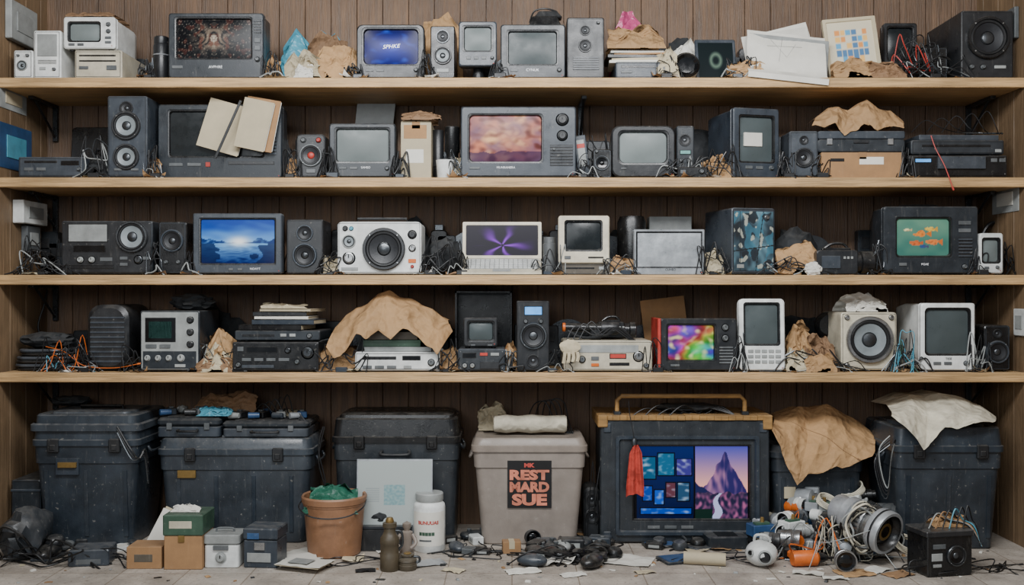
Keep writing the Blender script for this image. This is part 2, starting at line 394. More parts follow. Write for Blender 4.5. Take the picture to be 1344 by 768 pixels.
def cab(t,dep,m,spec=(),r=.008,ft=True,ax='y',bodyname='body',trim=None):
    hf=.006 if ft else 0;w,h=t.w,t.h
    g=G();g.rbox(-w/2,w/2,0,dep,hf,h,m,r=r);
    t.add(bodyname,g)
    if trim:
        g=G();g.rbox(-w/2+.006,w/2-.006,-.004,.002,hf+.006,h-.006,trim,r=r,ch=.001);t.add('front_panel',g)
        front(t,spec,-.004)
        for i,(sx,zz) in enumerate(((-1,hf+.012),(1,hf+.012),(-1,h-.012),(1,h-.012))):
            g=G();g.cyl((sx*(w/2-.012),-.004,zz),(sx*(w/2-.012),-.0055,zz),.0024,.0024,'metal',8,.0003);t.add('screw',g)
    else:
        if min(w,h)>.05:
            g=G();g.ring(-w/2+.006,w/2-.006,hf+.006,h-.006,0,.0016,'ink' if m!='black' else 'slate');t.add('panel_seam',g)
        front(t,spec)
    if ft:feet(t,dep,hf=hf)
    return t
# creased paper: continuous piecewise-planar facets on a warped lattice
def folder(seed,fr=2.2,*a):
    H={};q=random.Random(seed*13+1);ox,oy=q.random()*9,q.random()*9;an=q.uniform(.3,1.2);ca,sa=math.cos(an),math.sin(an)
    def hh(i,j):
        k=(i,j)
        if k not in H:H[k]=random.Random(hash((seed,i,j))).uniform(-1,1)
        return H[k]
    def f(u,v):
        u,v=u*ca-v*sa,u*sa+v*ca
        x=(u+.10*noise.noise(Vector((u*2.5,v*2.5,seed))))*fr+ox;y=(v+.10*noise.noise(Vector((u*2.5,v*2.5,seed+9))))*fr+oy
        i,j=math.floor(x),math.floor(y);a,b=x-i,y-j
        if (i*7+j*13)%2:
            if a>b:return hh(i,j)+(hh(i+1,j)-hh(i,j))*a+(hh(i+1,j+1)-hh(i+1,j))*b
            return hh(i,j)+(hh(i,j+1)-hh(i,j))*b+(hh(i+1,j+1)-hh(i,j+1))*a
        if a+b<1:return hh(i,j)+(hh(i+1,j)-hh(i,j))*a+(hh(i,j+1)-hh(i,j))*b
        return hh(i+1,j+1)+(hh(i,j+1)-hh(i+1,j+1))*(1-a)+(hh(i+1,j)-hh(i+1,j+1))*(1-b)
    return f
def poly(pts,u):
    n=len(pts)-1;i=min(n-1,int(u*n));t=u*n-i;return pts[i]+(pts[i+1]-pts[i])*t
def kraft(name,label,x0,x1,top,y,dep,m='kraft',base='0',z=None,seed=1,cat='paper',group='crumpled wrapping paper',sm=False):
    t=T(name,label,cat,x0,x1,top,base,y,z=z,group=group);w,h=t.w,t.h;g=G();am=min(.024,.15*min(w,dep,h*1.6)+.004)
    for s in range(3):
        f=folder(seed+s*7,2.6);f2=folder(seed+s*7+3,5.5)
        hs=h*(.93,1,.66)[s];k=random.Random(seed*5+s)
        N_=6 if w>h else 4
        rg=[hs*k.uniform(.7,1) for _ in range(N_)];rg[0]*=k.uniform(.7,.95);rg[-1]*=k.uniform(.7,.95);rg[k.randrange(1,N_-1)]=hs
        tx=k.uniform(-.06,.06)*w;wd=(.98,.94,.74)[s];cx=(0,tx,k.uniform(-.12,.12)*w)[s]
        yb,yt=((0,.42),(1,.5),(-.05,.2))[s]
        bx=[k.uniform(-.07,.07)*w for _ in range(4)];f3=folder(seed+s+50,11)
        def fn(u,v):
            x=cx+(u-.5)*(w*wd*(1-.10*v))+poly(bx,v)*(.3+.7*abs(2*u-1))
            zz=v*poly(rg,u)+am*.35*f2(u,v)*v+(.006*f3(u,0) if v>.98 else 0)
            yy=(yb+(yt-yb)*v**1.4)*dep+am*(1.0*f(u,v)+.5*f2(u,v)+.2*f3(u,v))*(.35+.8*v)
            return (x,max(0.0,yy)+.001,max(.0015,zz))
        g.grid(fn,30,22,m,sm)
    return t.one(g)
def capsheet(name,label,cat,tops,hems,yh,yt,yb,m,seed,amp=.012,z=0.0,n=70,group=None,sm=False,back=.01,fine=1.0,fr=4.5):
    t=T(name,label,cat,tops[0][0],tops[-1][0],0,y=yh,z=z,group=group);t.loc=(X((tops[0][0]+tops[-1][0])/2,yh),yh,z)
    f=folder(seed,fr);f2=folder(seed+5,fr*2.1);f3=folder(seed+8,1.8);f4=folder(seed+11,fr*4.2)
    def fn(u,v):
        tx,tz=poly([p[0] for p in tops],u),poly([p[1] for p in tops],u)
        hx,hz=poly([p[0] for p in hems],u),poly([p[1] for p in hems],u)
        A=Vector((X(hx,yh),yh,Z(hz,yh)));B=Vector((X(tx,yt),yt,Z(tz,yt)));C=Vector((X(tx,yt),yb,Z(tz,yt)-back))
        if v<.65:
            s=v/.65;p=Vector((A.x+(B.x-A.x)*s,A.y+(B.y-A.y)*s**1.5,A.z+(B.z-A.z)*(1-(1-s)**1.2)))
        else:
            s=(v-.65)/.35;p=B.lerp(C,s)
        vv=v*.6
        d=amp*(1.1*f(u,vv)+.6*fine*f2(u,vv)+.25*fine*f4(u,vv)+.9*f3(u,vv));p=p+Vector((d*.25,-d*(1-.3*v),d*.5*min(1,v*2)))
        if v<.02:p.z+=.010*fine*f4(u,.3)+.006*fine*f2(u,.7)
        return p-Vector(t.loc)
    g=G();g.grid(fn,n,40,m,sm);return t.one(g)
def cable(pts,r=.0028,m='rubber',label='thin black cable lying in loose loops',group='loose cables',name='cable',plug=True):
    P=[Vector((X(p[0],p[2]),p[2],Z(p[1],p[2]))) for p in pts]
    o0=P[0].copy();t=T(name,label,'cable',0,1,0,z=0,group=group);t.loc=tuple(o0)
    g=G();g.tube([p-o0 for p in P],r,m,6)
    if plug:
        d=(P[-1]-P[-2]).normalized();e=P[-1]-o0;g.cyl(e,e+d*.018,.0045,.004,m,8)
    return t.one(g)
def looppts(x0,x1,yt,yb,y,seed,r,n,base,dy):
    q=random.Random(seed);zb=(SH[base] if base else 0)+r+.0005
    P=[];
    for i in range(n):
        px=x0+(x1-x0)*(i/(n-1))+q.uniform(-1,1)*(x1-x0)*.2;yy=y+q.uniform(-dy,dy)
        zz=max(zb,Z(yt+(yb-yt)*q.random()**.6,yy))
        if i in(0,n-1):zz=zb
        P.append((px,384+(CZ-zz)/S(yy),yy))
    return P
def loopy(x0,x1,yt,yb,y,seed,m='rubber',r=.0026,label='thin black cable lying in loose loops',n=7,base=None,dy=.05):
    return cable(looppts(x0,x1,yt,yb,y,seed,r,n,base,dy),r,m,label)
def bundle(x0,x1,yt,yb,y,seed,base=None,ms=('rubber',),k=4,dy=.01,r=.0026,group='tangled cable bundles on the shelves',label='tangled bundle of thin cables between devices'):
    t=None;g=G()
    for j in range(k):
        P=[Vector((X(p[0],p[2]),p[2],Z(p[1],p[2]))) for p in looppts(x0,x1,yt,yb,y+.006*j,seed*7+j,r,8,base,dy)]
        if t is None:o0=P[0].copy();t=T('cable_bundle',label,'cables',0,1,0,z=0,group=group);t.loc=tuple(o0)
        g.tube([p-o0 for p in P],r*random.Random(seed+j).uniform(.7,1.25),ms[j%len(ms)],6)
    return t.one(g)
def scrap(cx,y,z,w,d,hh,m,seed,rot,name='paper_scrap',label='small torn paper scrap with curled corners',group='paper scraps on the shelves'):
    t=T(name,label,'paper',cx-3,cx+3,0,y=y,rot=rot,z=z,group=group);f=folder(seed,1.9);k=random.Random(seed)
    c=[k.uniform(0,1)**2*hh for _ in range(4)];j=[k.uniform(.75,1.1) for _ in range(4)]
    def fn(u,v):
        a=abs(2*u-1)**2*abs(2*v-1)**2;i=(u>.5)+2*(v>.5)
        return ((u-.5)*w*(j[0]+(j[1]-j[0])*v),(v)*d*(j[2]+(j[3]-j[2])*u),.002+c[i]*a+hh*.4*max(0,.4+f(u,v)))
    g=G();g.grid(fn,10,9,m);return t.one(g)
# ---------------- room
def struct(name,g,loc=(0,0,0)):
    o=bpy.data.objects.new(name,g.mesh(name));o.location=loc;o['kind']='structure';SC.objects.link(o);return o
WX=2.245;BY=.47
g=G();g.box(-4,4,-6,1,-.05,0,'floor',0);struct('floor',g)
g=G();x=-WX-.005;qq=random.Random(3);k=0
while x<WX+.02:
    dy=qq.uniform(0,.003);g.box(x+.001,x+.124,BY+dy,BY+.02,-.02,2.85,'planks',.0022);x+=.125
g.box(-WX-.1,WX+.1,BY+.018,BY+.05,-.02,2.85,'black',0);struct('wall_back',g)
for nm,sx in(('wall_left',-1),('wall_right',1)):
    g=G();y=-2.0
    while y<BY:
        a,b=sorted((sx*WX,sx*(WX+.02)));g.box(a,b,y+.0015,min(y+.1485,BY),-.02,2.85,'side',.002);y+=.15
    a,b=sorted((sx*(WX+.018),sx*(WX+.05)));g.box(a,b,-2,BY+.05,-.02,2.85,'black',0);struct(nm,g)
g=G();g.box(-WX-.1,WX+.1,-.7,BY+.05,2.85,2.9,'plaster',0);struct('ceiling',g)
for k in '1234':
    t=T('shelf','long light brown wooden shelf board, dusty with worn edge','shelf',672,673,0,k,0,group='wooden shelf boards');t.loc=(0,0,SH[k]-.043)
    g=G();g.box(-WX+.003,WX-.003,.008,BY-.003,.004,.0425,'shelf',.002);g.box(-WX+.003,WX-.003,-.004,.012,0,.043,'shelf',.003)
    t.add('board',g)
    for px in (-2.20,2.20,*((.33,) if k=='1' else ())):
        g=G();g.box(px-.012,px+.012,.2,BY-.006,-.012,.004,'steel',.002);g.box(px-.012,px+.012,BY-.02,BY-.004,-.17,.003,'steel',.002)
        g.tube([(px,.24,-.006),(px,BY-.018,-.15)],.006,'steel',8,smooth=False);t.add('bracket',g)
# ---------------- picture functions
def N(u,v,s=1,z=0):return noise.noise(Vector((u*s,v*s,z)))
def lerp(a,b,t):t=max(0,min(1,t));return tuple(a[i]+(b[i]-a[i])*t for i in range(3))
def p_ornate(u,v):
    a=abs(u-.5)*2;r=math.hypot(a*1.2,(v-.5)*1.6)
    k=abs(math.sin(9*a+6*N(a,v,3,1)+5*v));b=max(0,1-r*1.1)
    c=lerp((.06,.07,.09),(.6,.52,.44),b*k*1.2)
    if N(a,v,7,5)>.22:c=lerp(c,(.4,.2,.16),.5)
    if r<.13:c=lerp((.85,.82,.75),(.3,.2,.15),abs(N(a,v,14,2))*2)
    return lerp(c,(.75,.7,.62),max(0,N(a,v,26,3)-.2)*1.5)
def p_blue(u,v):
    c=lerp((.07,.17,.66),(.02,.04,.26),math.hypot(u-.5,v-.45)*1.5)
    return lerp(c,(.2,.4,.9),max(0,N(u,v,6,2)-.15))
def p_fire(u,v):
    c=lerp((.42,.3,.42),(.8,.46,.34),.5+.9*N(u*1.3,v,3,4)+.4*N(u,v,7,2))
    c=lerp(c,(.95,.72,.5),max(0,N(u,v,5,11)*1.6))
    c=lerp(c,(.35,.15,.14),max(0,N(u,v,8,6)*1.6))
    s=math.exp(-((u-.5)/.3)**2-((v-.55)/.3)**2);c=lerp(c,(.95,.74,.55),s*(.3+.5*abs(N(u,v,10,3))))
    if v<.22+.16*N(u,0,5,8):c=lerp(c,(.25,.16,.28),.75)
    return c
def p_ice(u,v):
    s=math.exp(-((u-.52)**2/.02+(v-.5)**2/.012))
    if v>.46:
        c=lerp((.4,.64,.88),(.08,.25,.6),(v-.46)*2.2+.35*N(u,v*2,4,3))
        h=.46+.25*abs(u-.52)+.1*N(u,0,7,1)
        if v<h:c=lerp((.08,.2,.42),(.3,.5,.72),max(0,N(u,v,16,2))*1.5)
    else:
        c=lerp((.45,.7,.92),(.04,.12,.34),(.46-v)*1.9+.5*abs(N(u*1.5,v*5,4,6)))
        if abs(u-.5)>.2+.3*v+.14*N(u,v,8,2):c=lerp(c,(.03,.09,.24),.75)
    return lerp(c,(1,1,1),s)
def p_petal(u,v):
    x=(u-.5)*1.6;y=v-.35;r=math.hypot(x,y);a=math.atan2(y,x)
    k=max(0,math.cos(a*5.5+N(u,v,3,2)*2))**1.5*max(0,1-r*1.35)
    return lerp((.07,.02,.12),(.6,.25,.88),k*1.2)
def p_fish(u,v):
    c=lerp((.24,.42,.38),(.36,.52,.44),v+.5*N(u,v,4,2))
    for fx,fz,s,cc in((.45,.6,.13,(.85,.5,.22)),(.62,.72,.1,(.85,.7,.3)),(.35,.35,.1,(.8,.4,.22)),(.68,.38,.12,(.85,.48,.25)),(.5,.25,.07,(.2,.3,.5)),(.2,.7,.06,(.85,.82,.6))):
        if ((u-fx)/s)**2+((v-fz)/(s*.6))**2<1+.8*N(u,v,12,1):c=lerp(cc,(.5,.25,.15),max(0,N(u,v,20,3)))
        if 0<u-fx-s*.7<s*.8 and abs(v-fz)<(u-fx-s*.7)*.9:c=lerp(cc,(.5,.2,.1),.3)
    return c
def p_rain(u,v):
    n=N(u,v,1.8,2)+.35*N(u,v,5,3)
    h=(.95+.5*u+.5*n-.3*v)%1
    c=colorsys.hsv_to_rgb(h,.62,.6+.3*N(u,v,4,8));return lerp(c,(.9,.85,.6),max(0,N(u,v,7,9))*1.3)
def p_desk(u,v):
    if u<.03 or u>.985:return (.03,.03,.05)
    if u<.52:
        c=lerp((.03,.08,.22),(.05,.14,.36),v)
        for a,b,d,e,cc in((.06,.19,.55,.85,(.1,.32,.45)),(.21,.35,.6,.9,(.1,.36,.5)),(.37,.5,.6,.82,(.22,.2,.5)),(.08,.16,.25,.45,(.06,.24,.62)),(.18,.26,.2,.4,(.08,.3,.7)),(.28,.36,.3,.5,(.35,.2,.25)),(.38,.48,.25,.5,(.15,.28,.4)),(.06,.5,.07,.15,(.05,.25,.65))):
            if a<u<b and d<v<e:c=lerp(cc,(.75,.82,.9),max(0,N(u,v,24,a*9)-.05)*.9)
            elif a-.008<u<b+.008 and d-.012<v<e+.012:c=(.02,.04,.1)
        return c
    if u<.535:return (.03,.03,.05)
    x=(u-.53)/.44
    c=lerp((.95,.66,.6),(.3,.3,.66),(v-.45)*1.9)
    mh=.92-1.25*abs(x-.58)+.06*N(x,v,9,1)
    if v<mh:c=lerp((.17,.15,.36),(.6,.42,.56),.35+1.1*N(x*2,v,6,2)+(.25 if x<.58 else -.3))
    m2=.52-.5*x+.06*N(x,0,6,7)
    if v<m2:c=(.12,.14,.3)
    if v<.36+.04*N(x,0,7,5):
        c=lerp((.14,.14,.24),(.62,.34,.5),.3+1.3*N(x,v,14,3))
        if abs(x-.48-.35*(v-.3)-.06*math.sin(v*18))<.025+.2*(.36-v):c=(.68,.7,.86)
        if v<.14 and x<.35:c=(.08,.16,.14)
    return c
def p_sheet(u,v):
    c=(.62,.65,.64)
    if .36<u<.64 and .3<v<.62:c=lerp((.42,.56,.58),(.55,.63,.63),.5+1.5*N(u,v,30,2))
    if .1<u<.3 and .36<v<.6 and (v*30)%1<.3:c=(.54,.57,.57)
    return c
def p_blocks(u,v):
    c=(.8,.76,.66)
    if .15<u<.85 and .15<v<.85:
        i=int((u-.15)/.12);j=int((v-.15)/.12);cc=[(.85,.55,.3),(.35,.6,.75),(.8,.78,.7),(.9,.7,.4),(.3,.45,.6)]
        c=cc[(i*3+j*2+i*j)%5]
        if ((u-.15)%.12)<.012 or ((v-.15)%.12)<.015:c=(.8,.76,.66)
    return c
def p_case(u,v):
    n=.45+.9*N(u,v,2.2,7)+.4*N(u,v,9,2)
    c=lerp((.11,.15,.18),(.36,.5,.55),n)
    if N(u,v,4,14)>.12:c=lerp(c,(.2,.42,.5),.6)
    if N(u,v,5,21)>.24:c=lerp(c,(.08,.1,.12),.8)
    if N(u,v,8,31)>.3:c=lerp(c,(.66,.66,.6),.8)
    if abs(v-.33-.1*u)<.01 or abs(u-.16)<.008 or abs(u-.55-.2*v)<.01:c=(.07,.08,.09)
    return c
# =================== SHELF 1
t=T('computer_speaker','small white plastic desktop speaker with a round cone','speaker',18,43,66,'1');cab(t,.12,'white',[('v',29,86,7,'speaker_cone','lgrey','conel'),('k',36,73,2),('k',24,73,1.5)])
t=T('desktop_computer','upright white desktop computer with grey inset panel','computer',44,80,40,'1');cab(t,.28,'white',[('p','inset_panel',49,75,45,74,'lgrey'),('g',50,74,78,84,3,'white'),('b',52,60,88,92,'lgrey'),('k',71,91,2)])
lo=T('disk_drive_unit','beige flat disk drive unit under a compact monitor','computer',98,160,66,'1');cab(lo,.3,'beige',[('s',104,152,72,74),('s',104,152,79,81),('b',140,153,86,92),('b',104,116,87,91,'grey')])
t=T('compact_monitor','compact white monitor with side controls on a beige unit','monitor',83,151,22,'1',z=lo.top)
tv(t,.3,'white',(90,130,30,53),None,[('k',142,32,2.5),('k',142,41,2.5),('b',138,146,48,51),('b',138,146,54,57),('b',90,98,57,60),('b',102,110,57,60)],back=.92,sm='screenl',mid=.8)
kraft('brown_paper','crumpled brown paper lying on a white monitor',84,150,9,.04,.2,'kraftd',z=t.top,seed=3)
t=T('canister','dark grey cylindrical canister with lid','canister',198,219,46,'1',y=.1);g=G();r=t.w/2;g.lathe((0,r,0),[(0,0),(r*.9,0),(r,.006),(r,t.h*.8),(r*.9,t.h*.84),(r*.92,t.h*.85),(r*.92,t.h*.98),(r*.8,t.h),(0,t.h)],(0,0,1),'dark');t.add('body',g);g=G();g.tube([(r*math.cos(a)*1.02,r+r*math.sin(a)*1.02,t.h*.6) for a in [i*math.pi/6 for i in range(12)]],.003,'silver',6,closed=True);t.add('band',g)
t=T('television','wide dark television showing an ornate golden picture','television',221,346,17,'1');tv(t,.34,'slated',(231,329,24,76),p_ornate,[('t','AVPHRE',283,88,5),('k',338,78,3),('b',334,342,60,66),('b',334,342,50,56),('b',226,240,86,90),('g',333,343,26,44,5,'slated')],mt='pic_lo',res=(100,60))
kraft('paper_bag','crumpled kraft paper bag with torn edge',404,468,50,.05,.2,'kraft','1',seed=5)
kraft('paper_bag','crumpled pale brown wrapping paper heap',372,420,60,.02,.13,'paperb','1',seed=6)
kraft('plastic_bag','crumpled light blue plastic bag on brown paper',360,456,32,.26,.16,'cyan','1',seed=8,cat='bag')
kraft('brown_paper','creased kraft paper behind a bag',400,462,36,.22,.1,'kraftd','1',seed=9)
kraft('paper_scrap','crumpled white paper in a heap',386,412,82,.0,.05,'paper','1',seed=10)
t=T('television','small black television with blue screen and white lettering','television',468,557,32,'1');tv(t,.3,'dark',(477,549,38,84),p_blue,[('b',480,490,91,94),('b',494,504,91,94),('k',546,92,2.5)],cr=.025,inner=.02);txt(t,'SPHKE',t.lx(513),t.lz(61),.024,.003,'glowtxt',rot=-4,sx=1.1,shear=.3)
kraft('brown_paper','brown paper crumpled behind a narrow speaker',548,606,10,.3,.12,'kraft','1',seed=11)
t=T('tower_speaker','narrow black two-way speaker','speaker',565,597,34,'1');cab(t,.2,'black',[('v',581,48,9,'tweeter','steel'),('v',581,73,12,'woofer','dark','conel'),('b',573,589,90,95,'lgrey')])
t=T('field_monitor','small dark portable monitor on a pedestal','monitor',602,652,28,'1',z=SH['1']+.06);tv(t,.16,'slate',(609,645,35,66),None,[('b',612,618,74,78),('b',622,628,74,78),('b',632,638,74,78),('k',646,76,2)],ft=False,sm='screenl')
g=G();g.lathe((0,.08,-.06),[(0,0),(.065,0),(.063,.008),(.028,.02),(.022,.061),(0,.061)],(0,0,1),'dark');t.add('stand',g)
t=T('television','small dark television with blank grey screen','television',657,742,32,'1');tv(t,.3,'slated',(667,731,41,84),None,[('b',670,680,91,94),('k',734,92,2.5),('t','CYNUK',699,92,5)],sm='screenm')
u=T('camera_pouch','black angular camera pouch on a television','bag',692,740,8,'1',y=.08,z=t.top);g=G();g.box(-.075,.07,0,.1,0,.05,'black',.006,top=.8);g.box(-.05,.075,.02,.08,.045,.078,'dark',.005,top=.7);u.add('body',g);g=G();g.tube([(-.07,.05,.03),(-.05,.03,.075),(0,.02,.085),(.05,.04,.078)],.004,'rubber');u.add('strap',g)
t=T('tower_speaker','tall black computer speaker with two dials','speaker',744,793,23,'1');cab(t,.28,'dark',[('v',768,40,7,'tweeter'),('v',768,60,9,'woofer'),('g',752,786,74,92,6,'slate'),('k',785,30,2)])
st=T('cassette_deck','flat grey deck under a stack of papers','stereo',808,886,81,'1');cab(st,.26,'slate',[('s',815,860,86,89),('k',872,90,3),('b',815,830,93,96)])
z=st.top
for i,(a,b,m,hh) in enumerate([(800,872,'flatp',.012),(803,880,'flatb',.01),(798,868,'dark',.014),(806,876,'card',.008),(802,872,'flatp',.012)]):
    t=T('paper_stack','loose stack of worn papers','paper',a,b,0,y=.05+i*.004,z=z,group='paper bundles on a deck',rot=R.uniform(-7,7));g=G();g.box(-t.w/2,t.w/2,.01,.2,0,hh,m,.001);t.one(g);z+=hh+.0008
kraft('brown_paper','crumpled brown paper on a stack of papers',795,874,24,.05,.2,'kraft',z=z,seed=14)
kraft('snack_bag','shiny pink crumpled bag on top of brown paper',800,850,9,.27,.12,'pink','1',seed=15,cat='bag')
kraft('paper_scrap','crumpled paper beside a lens',862,892,58,.02,.08,'paperb','1',seed=16)
t=T('lens_tube','white and black camera lens standing among papers','lens',884,920,50,'1',y=.04);g=G();r=t.w/2
MX=Matrix.Translation((0,.07,r*1.0))@Matrix.Rotation(math.radians(-10),4,'X')
g.lathe((0,.08,0),[(0,0),(r*.7,0),(r*.75,.05),(r*.98,.06),(r*.98,.13),(r*.8,.14,'black'),(r*.6,.13,'screenb'),(0,.132,'screenb')],(0,-1,0),'white',24,MX);t.one(g)
kraft('paper_scrap','white crumpled paper behind a lens',872,924,46,.2,.12,'paper','1',seed=17)
t=T('tablet','dark small tablet with greenish round picture leaning back','tablet',914,968,46,'1',y=.1,rx=-14);g=G();g.rbox(-t.w/2,t.w/2,0,.014,.002,t.h,'slate',r=.01);t.add('body',g)
t.add('screen',picture('screen',-t.w/2+.014,t.w/2-.014,-.0008,.02,t.h-.018,lambda u,v:lerp((.1,.14,.15),(.4,.48,.42),1.1-abs(math.hypot(u-.5,(v-.5)*.8)-.14)*14) ,mt='pic_lo',bulge=0))
for i,(a,b,tp,m,ry,yy) in enumerate([(990,1078,32,'flatp',-14,.15),(984,1072,36,'flatp',-9,.125),(980,1086,44,'lgrey',6,.10)]):
    t=T('poster_board','large white paper board leaning in a stack','poster',a,b,tp,'1',y=yy,rx=-10,ry=ry,group='leaning paper boards');t.loc=(t.loc[0],t.loc[1],t.loc[2]+.035);g=G();g.box(-t.w/2,t.w/2,0,.003,0,t.h-.04,m,.0005);t.one(g)
t=T('drawing_sheet','white drawing sheet with sketched lines hanging over shelf edge','paper',972,1094,32,'1',y=.07)
def fn(u,v):
    x=(u-.5)*.36;z=.215-v*.25;y=.075-v*.145+.008*N(u,v,4,2)
    a=.22;return (x*math.cos(a)+(z-.1)*math.sin(a)*.6,y if z>0.01 else -.085,.015+(z-.1)*math.cos(a)-x*math.sin(a)*.5+.1)
g=G();g.grid(fn,14,10,'flatp',True);t.add('sheet',g)
g=G()
for a in([(.3,.15),(.5,.5),(.62,.2)],[(.25,.3),(.7,.25)],[(.45,.1),(.4,.6)]):
    g.tube([Vector(fn(*p))+Vector((0,-.0035,0)) for p in a],.0006,'lgrey',4,smooth=False)
t.add('drawn_line',g)
kraft('brown_paper','dark brown crumpled paper at the shelf edge',958,1014,76,.01,.06,'kraft','1',seed=22)
t=T('framed_picture','cream framed picture with orange and blue blocks','picture',1090,1160,18,'1',y=.14,rx=-8,ry=-5);t.loc=(t.loc[0],t.loc[1],t.loc[2]+.012)
w,h=t.w,t.h-.015;g=G();lp=lambda i,y:[(p[0],y,p[1]) for p in rr(-w/2+i,w/2-i,i,h-i,.003,2)]
g.loft([lp(0,.02),lp(0,0),lp(.014,0),lp(.017,.006)],'flatb',True,False,sm=False);t.add('frame',g);t.add('print',picture('print',-w/2+.014,w/2-.014,.006,.014,h-.014,p_blocks,mt='pic_print',bulge=0))
kraft('brown_paper','crumpled kraft paper heap on the shelf edge',1096,1150,72,.0,.1,'kraft','1',seed=24)
kraft('brown_paper','crumpled brown paper pieces on the shelf edge',1140,1192,76,.0,.1,'kraftd','1',seed=25)
t=T('flat_monitor','small black monitor half hidden behind cables','monitor',1160,1204,30,'1',y=.3);tv(t,.12,'dark',(1166,1198,36,78),None,sm='screen')
t=T('cable_box','black wire-covered device under tangled cables','box',1192,1244,62,'1',y=.12);cab(t,.18,'black',[('g',1198,1238,70,84,5,'dark'),('k',1232,92,2.5)],r=.01)
for i in range(12):loopy(1172,1232,42,100,.07,200+i,base='1',m=['rubber','rubber','steel','rubber','red','rubber'][i%6],label='tangled thin cable on the shelf',dy=.04)
t=T('loudspeaker','large black cube loudspeaker with big woofer','speaker',1262,1330,14,'1');cab(t,.38,'dark',[('v',1296,50,28,'woofer','black','cone','steel'),('k',1275,88,3),('k',1290,88,3),('b',1305,1320,86,90,'lgrey')])
t=T('paper_cup','crumpled small white cup on a speaker','cup',1268,1284,8,y=.2,z=t.top);g=G();g.cyl((0,.03,0),(0,.03,.03),.016,.02,'flatp');t.one(g)
# =================== SHELF 2
t=T('video_recorder','flat dark video recorder on the shelf end','video recorder',24,112,206,'2',y=.03);cab(t,.22,'slate',[('s',32,75,211,214),('d',80,104,211,217,'screenb'),('b',32,44,220,224),('b',48,60,220,224),('k',104,222,2.5)])
t=T('open_case','black open plastic case lid behind a recorder','case',78,140,158,'2',y=.27);g=G();g.box(-t.w/2,t.w/2,.0,.15,0,.03,'black');t.add('base',g);g=G();MXl=Matrix.Translation((0,.13,.03))@Matrix.Rotation(math.radians(-6),4,'X');g.rbox(-t.w/2,t.w/2,-.02,0,0,t.h-.04,'black',mx=MXl);t.add('lid',g)
for i in range(4):loopy(96,139,180,231,.1,230+i,base='2')
t=T('bookshelf_speaker','dark grey two-way speaker with wide woofer','speaker',141,193,126,'2',y=.02);cab(t,.24,'slate',[('v',166,165,19,'woofer','dark','conel'),('v',166,142,9,'tweeter','dark'),('v',166,206,17,'woofer','dark','conel'),('b',150,160,221,224),('b',172,182,221,224)])
t=T('television','broad black television lying under folders','television',207,370,137,'2',y=.1);tv(t,.3,'slated',(222,345,146,205),None,[('k',356,158,4),('k',356,172,4),('g',350,363,182,204,5,'slate'),('b',222,240,214,218),('b',246,264,214,218),('b',270,276,213,219,'red'),('b',300,360,212,216,'dark')],sm='screen')
for i,(a,ry,yy,m,ww,hh) in enumerate([(292,16,.078,'flatb',.19,.225),(342,10,.058,'card',.15,.235),(334,12,.04,'flatb',.135,.225)]):
    t=T('paper_folder','cream and tan paper folder leaning on a television','folder',a-20,a+20,130,'2',y=yy,group='leaning paper folders',ry=ry,rx=-4);t.loc=(X(a-8,yy),t.loc[1],Z(198,yy)+i*.004);g=G();g.box(-ww/2,ww/2,0,.004,0,hh,m,.001);
    g.box(-ww/2+.004,ww/2+.002,.005,.009,.006,hh-.004,'flatp',.0005);t.one(g)
t=T('strap','black elastic strap across paper folders','strap',0,10,130,'2',y=.03);t.loc=(X(282,.022),.022,Z(208,.022));g=G();g.box(-.006,.006,0,.004,0,.28,'black',.001,mx=Matrix.Rotation(math.radians(24),4,'Y'));t.one(g)
t=T('webcam_speaker','small round black portable speaker with lens face','speaker',389,427,176,'2');cab(t,.12,'dark',[('v',408,204,15,'speaker_cone','grey','cone','red'),('k',398,184,3),('k',418,184,3,'red'),('b',402,414,222,227)],r=.02)
t=T('crt_monitor','small dark square monitor with grey screen','monitor',432,519,162,'2');tv(t,.32,'slated',(441,510,169,212),None,[('b',445,455,219,222),('b',459,469,219,222),('k',508,221,2.5),('t','SAHSO',480,220,4)],sm='screenl')
t=T('cardboard_sheet','grey cardboard sheet leaning behind a monitor','cardboard',458,508,124,'2',y=.41,ry=6);t.loc=(t.loc[0],t.loc[1],t.loc[2]+.02);g=G();g.box(-t.w/2,t.w/2,0,.01,0,t.h-.03,'lgrey',.001);t.one(g)
def carton(t,dep,m='card',flaps=True,tape=True):
    w,h=t.w,t.h;g=G();g.box(-w/2,w/2,0,dep,0,h,m,.002);t.add('box_body',g)
    if tape:
        g=G();g.box(-.018,.018,-.001,dep+.001,h-.03,h+.0008,'card',.0003);t.add('tape',g)
    if flaps:
        for a,b in((-w/2+.002,-.002),(.002,w/2-.002)):
            g=G();g.box(a,b,.002,dep-.002,h+.001,h+.004,m,.001);t.add('flap',g)
    return t
t=T('cardboard_box','worn upright cardboard box with torn label','box',526,566,160,'2');carton(t,.2,'flatb');front(t,[('p','label_sticker',533,556,196,214,'flatp',.001),('p','label_sticker',530,560,164,182,'card',.001)])
kraft('brown_paper','torn brown paper on a cardboard box',524,578,142,.02,.16,'kraftd',z=t.top+.004,seed=31)
t=T('cup','small white plastic cup at the shelf edge','cup',571,596,209,'2',y=.01);g=G();r=t.w/2;g.lathe((0,r,0),[(0,0),(r*.8,0),(r*.82,.002),(r*.97,t.h-.004),(r,t.h),(r*.93,t.h),(r*.8,.006),(0,.006)],(0,0,1),'white');t.one(g)
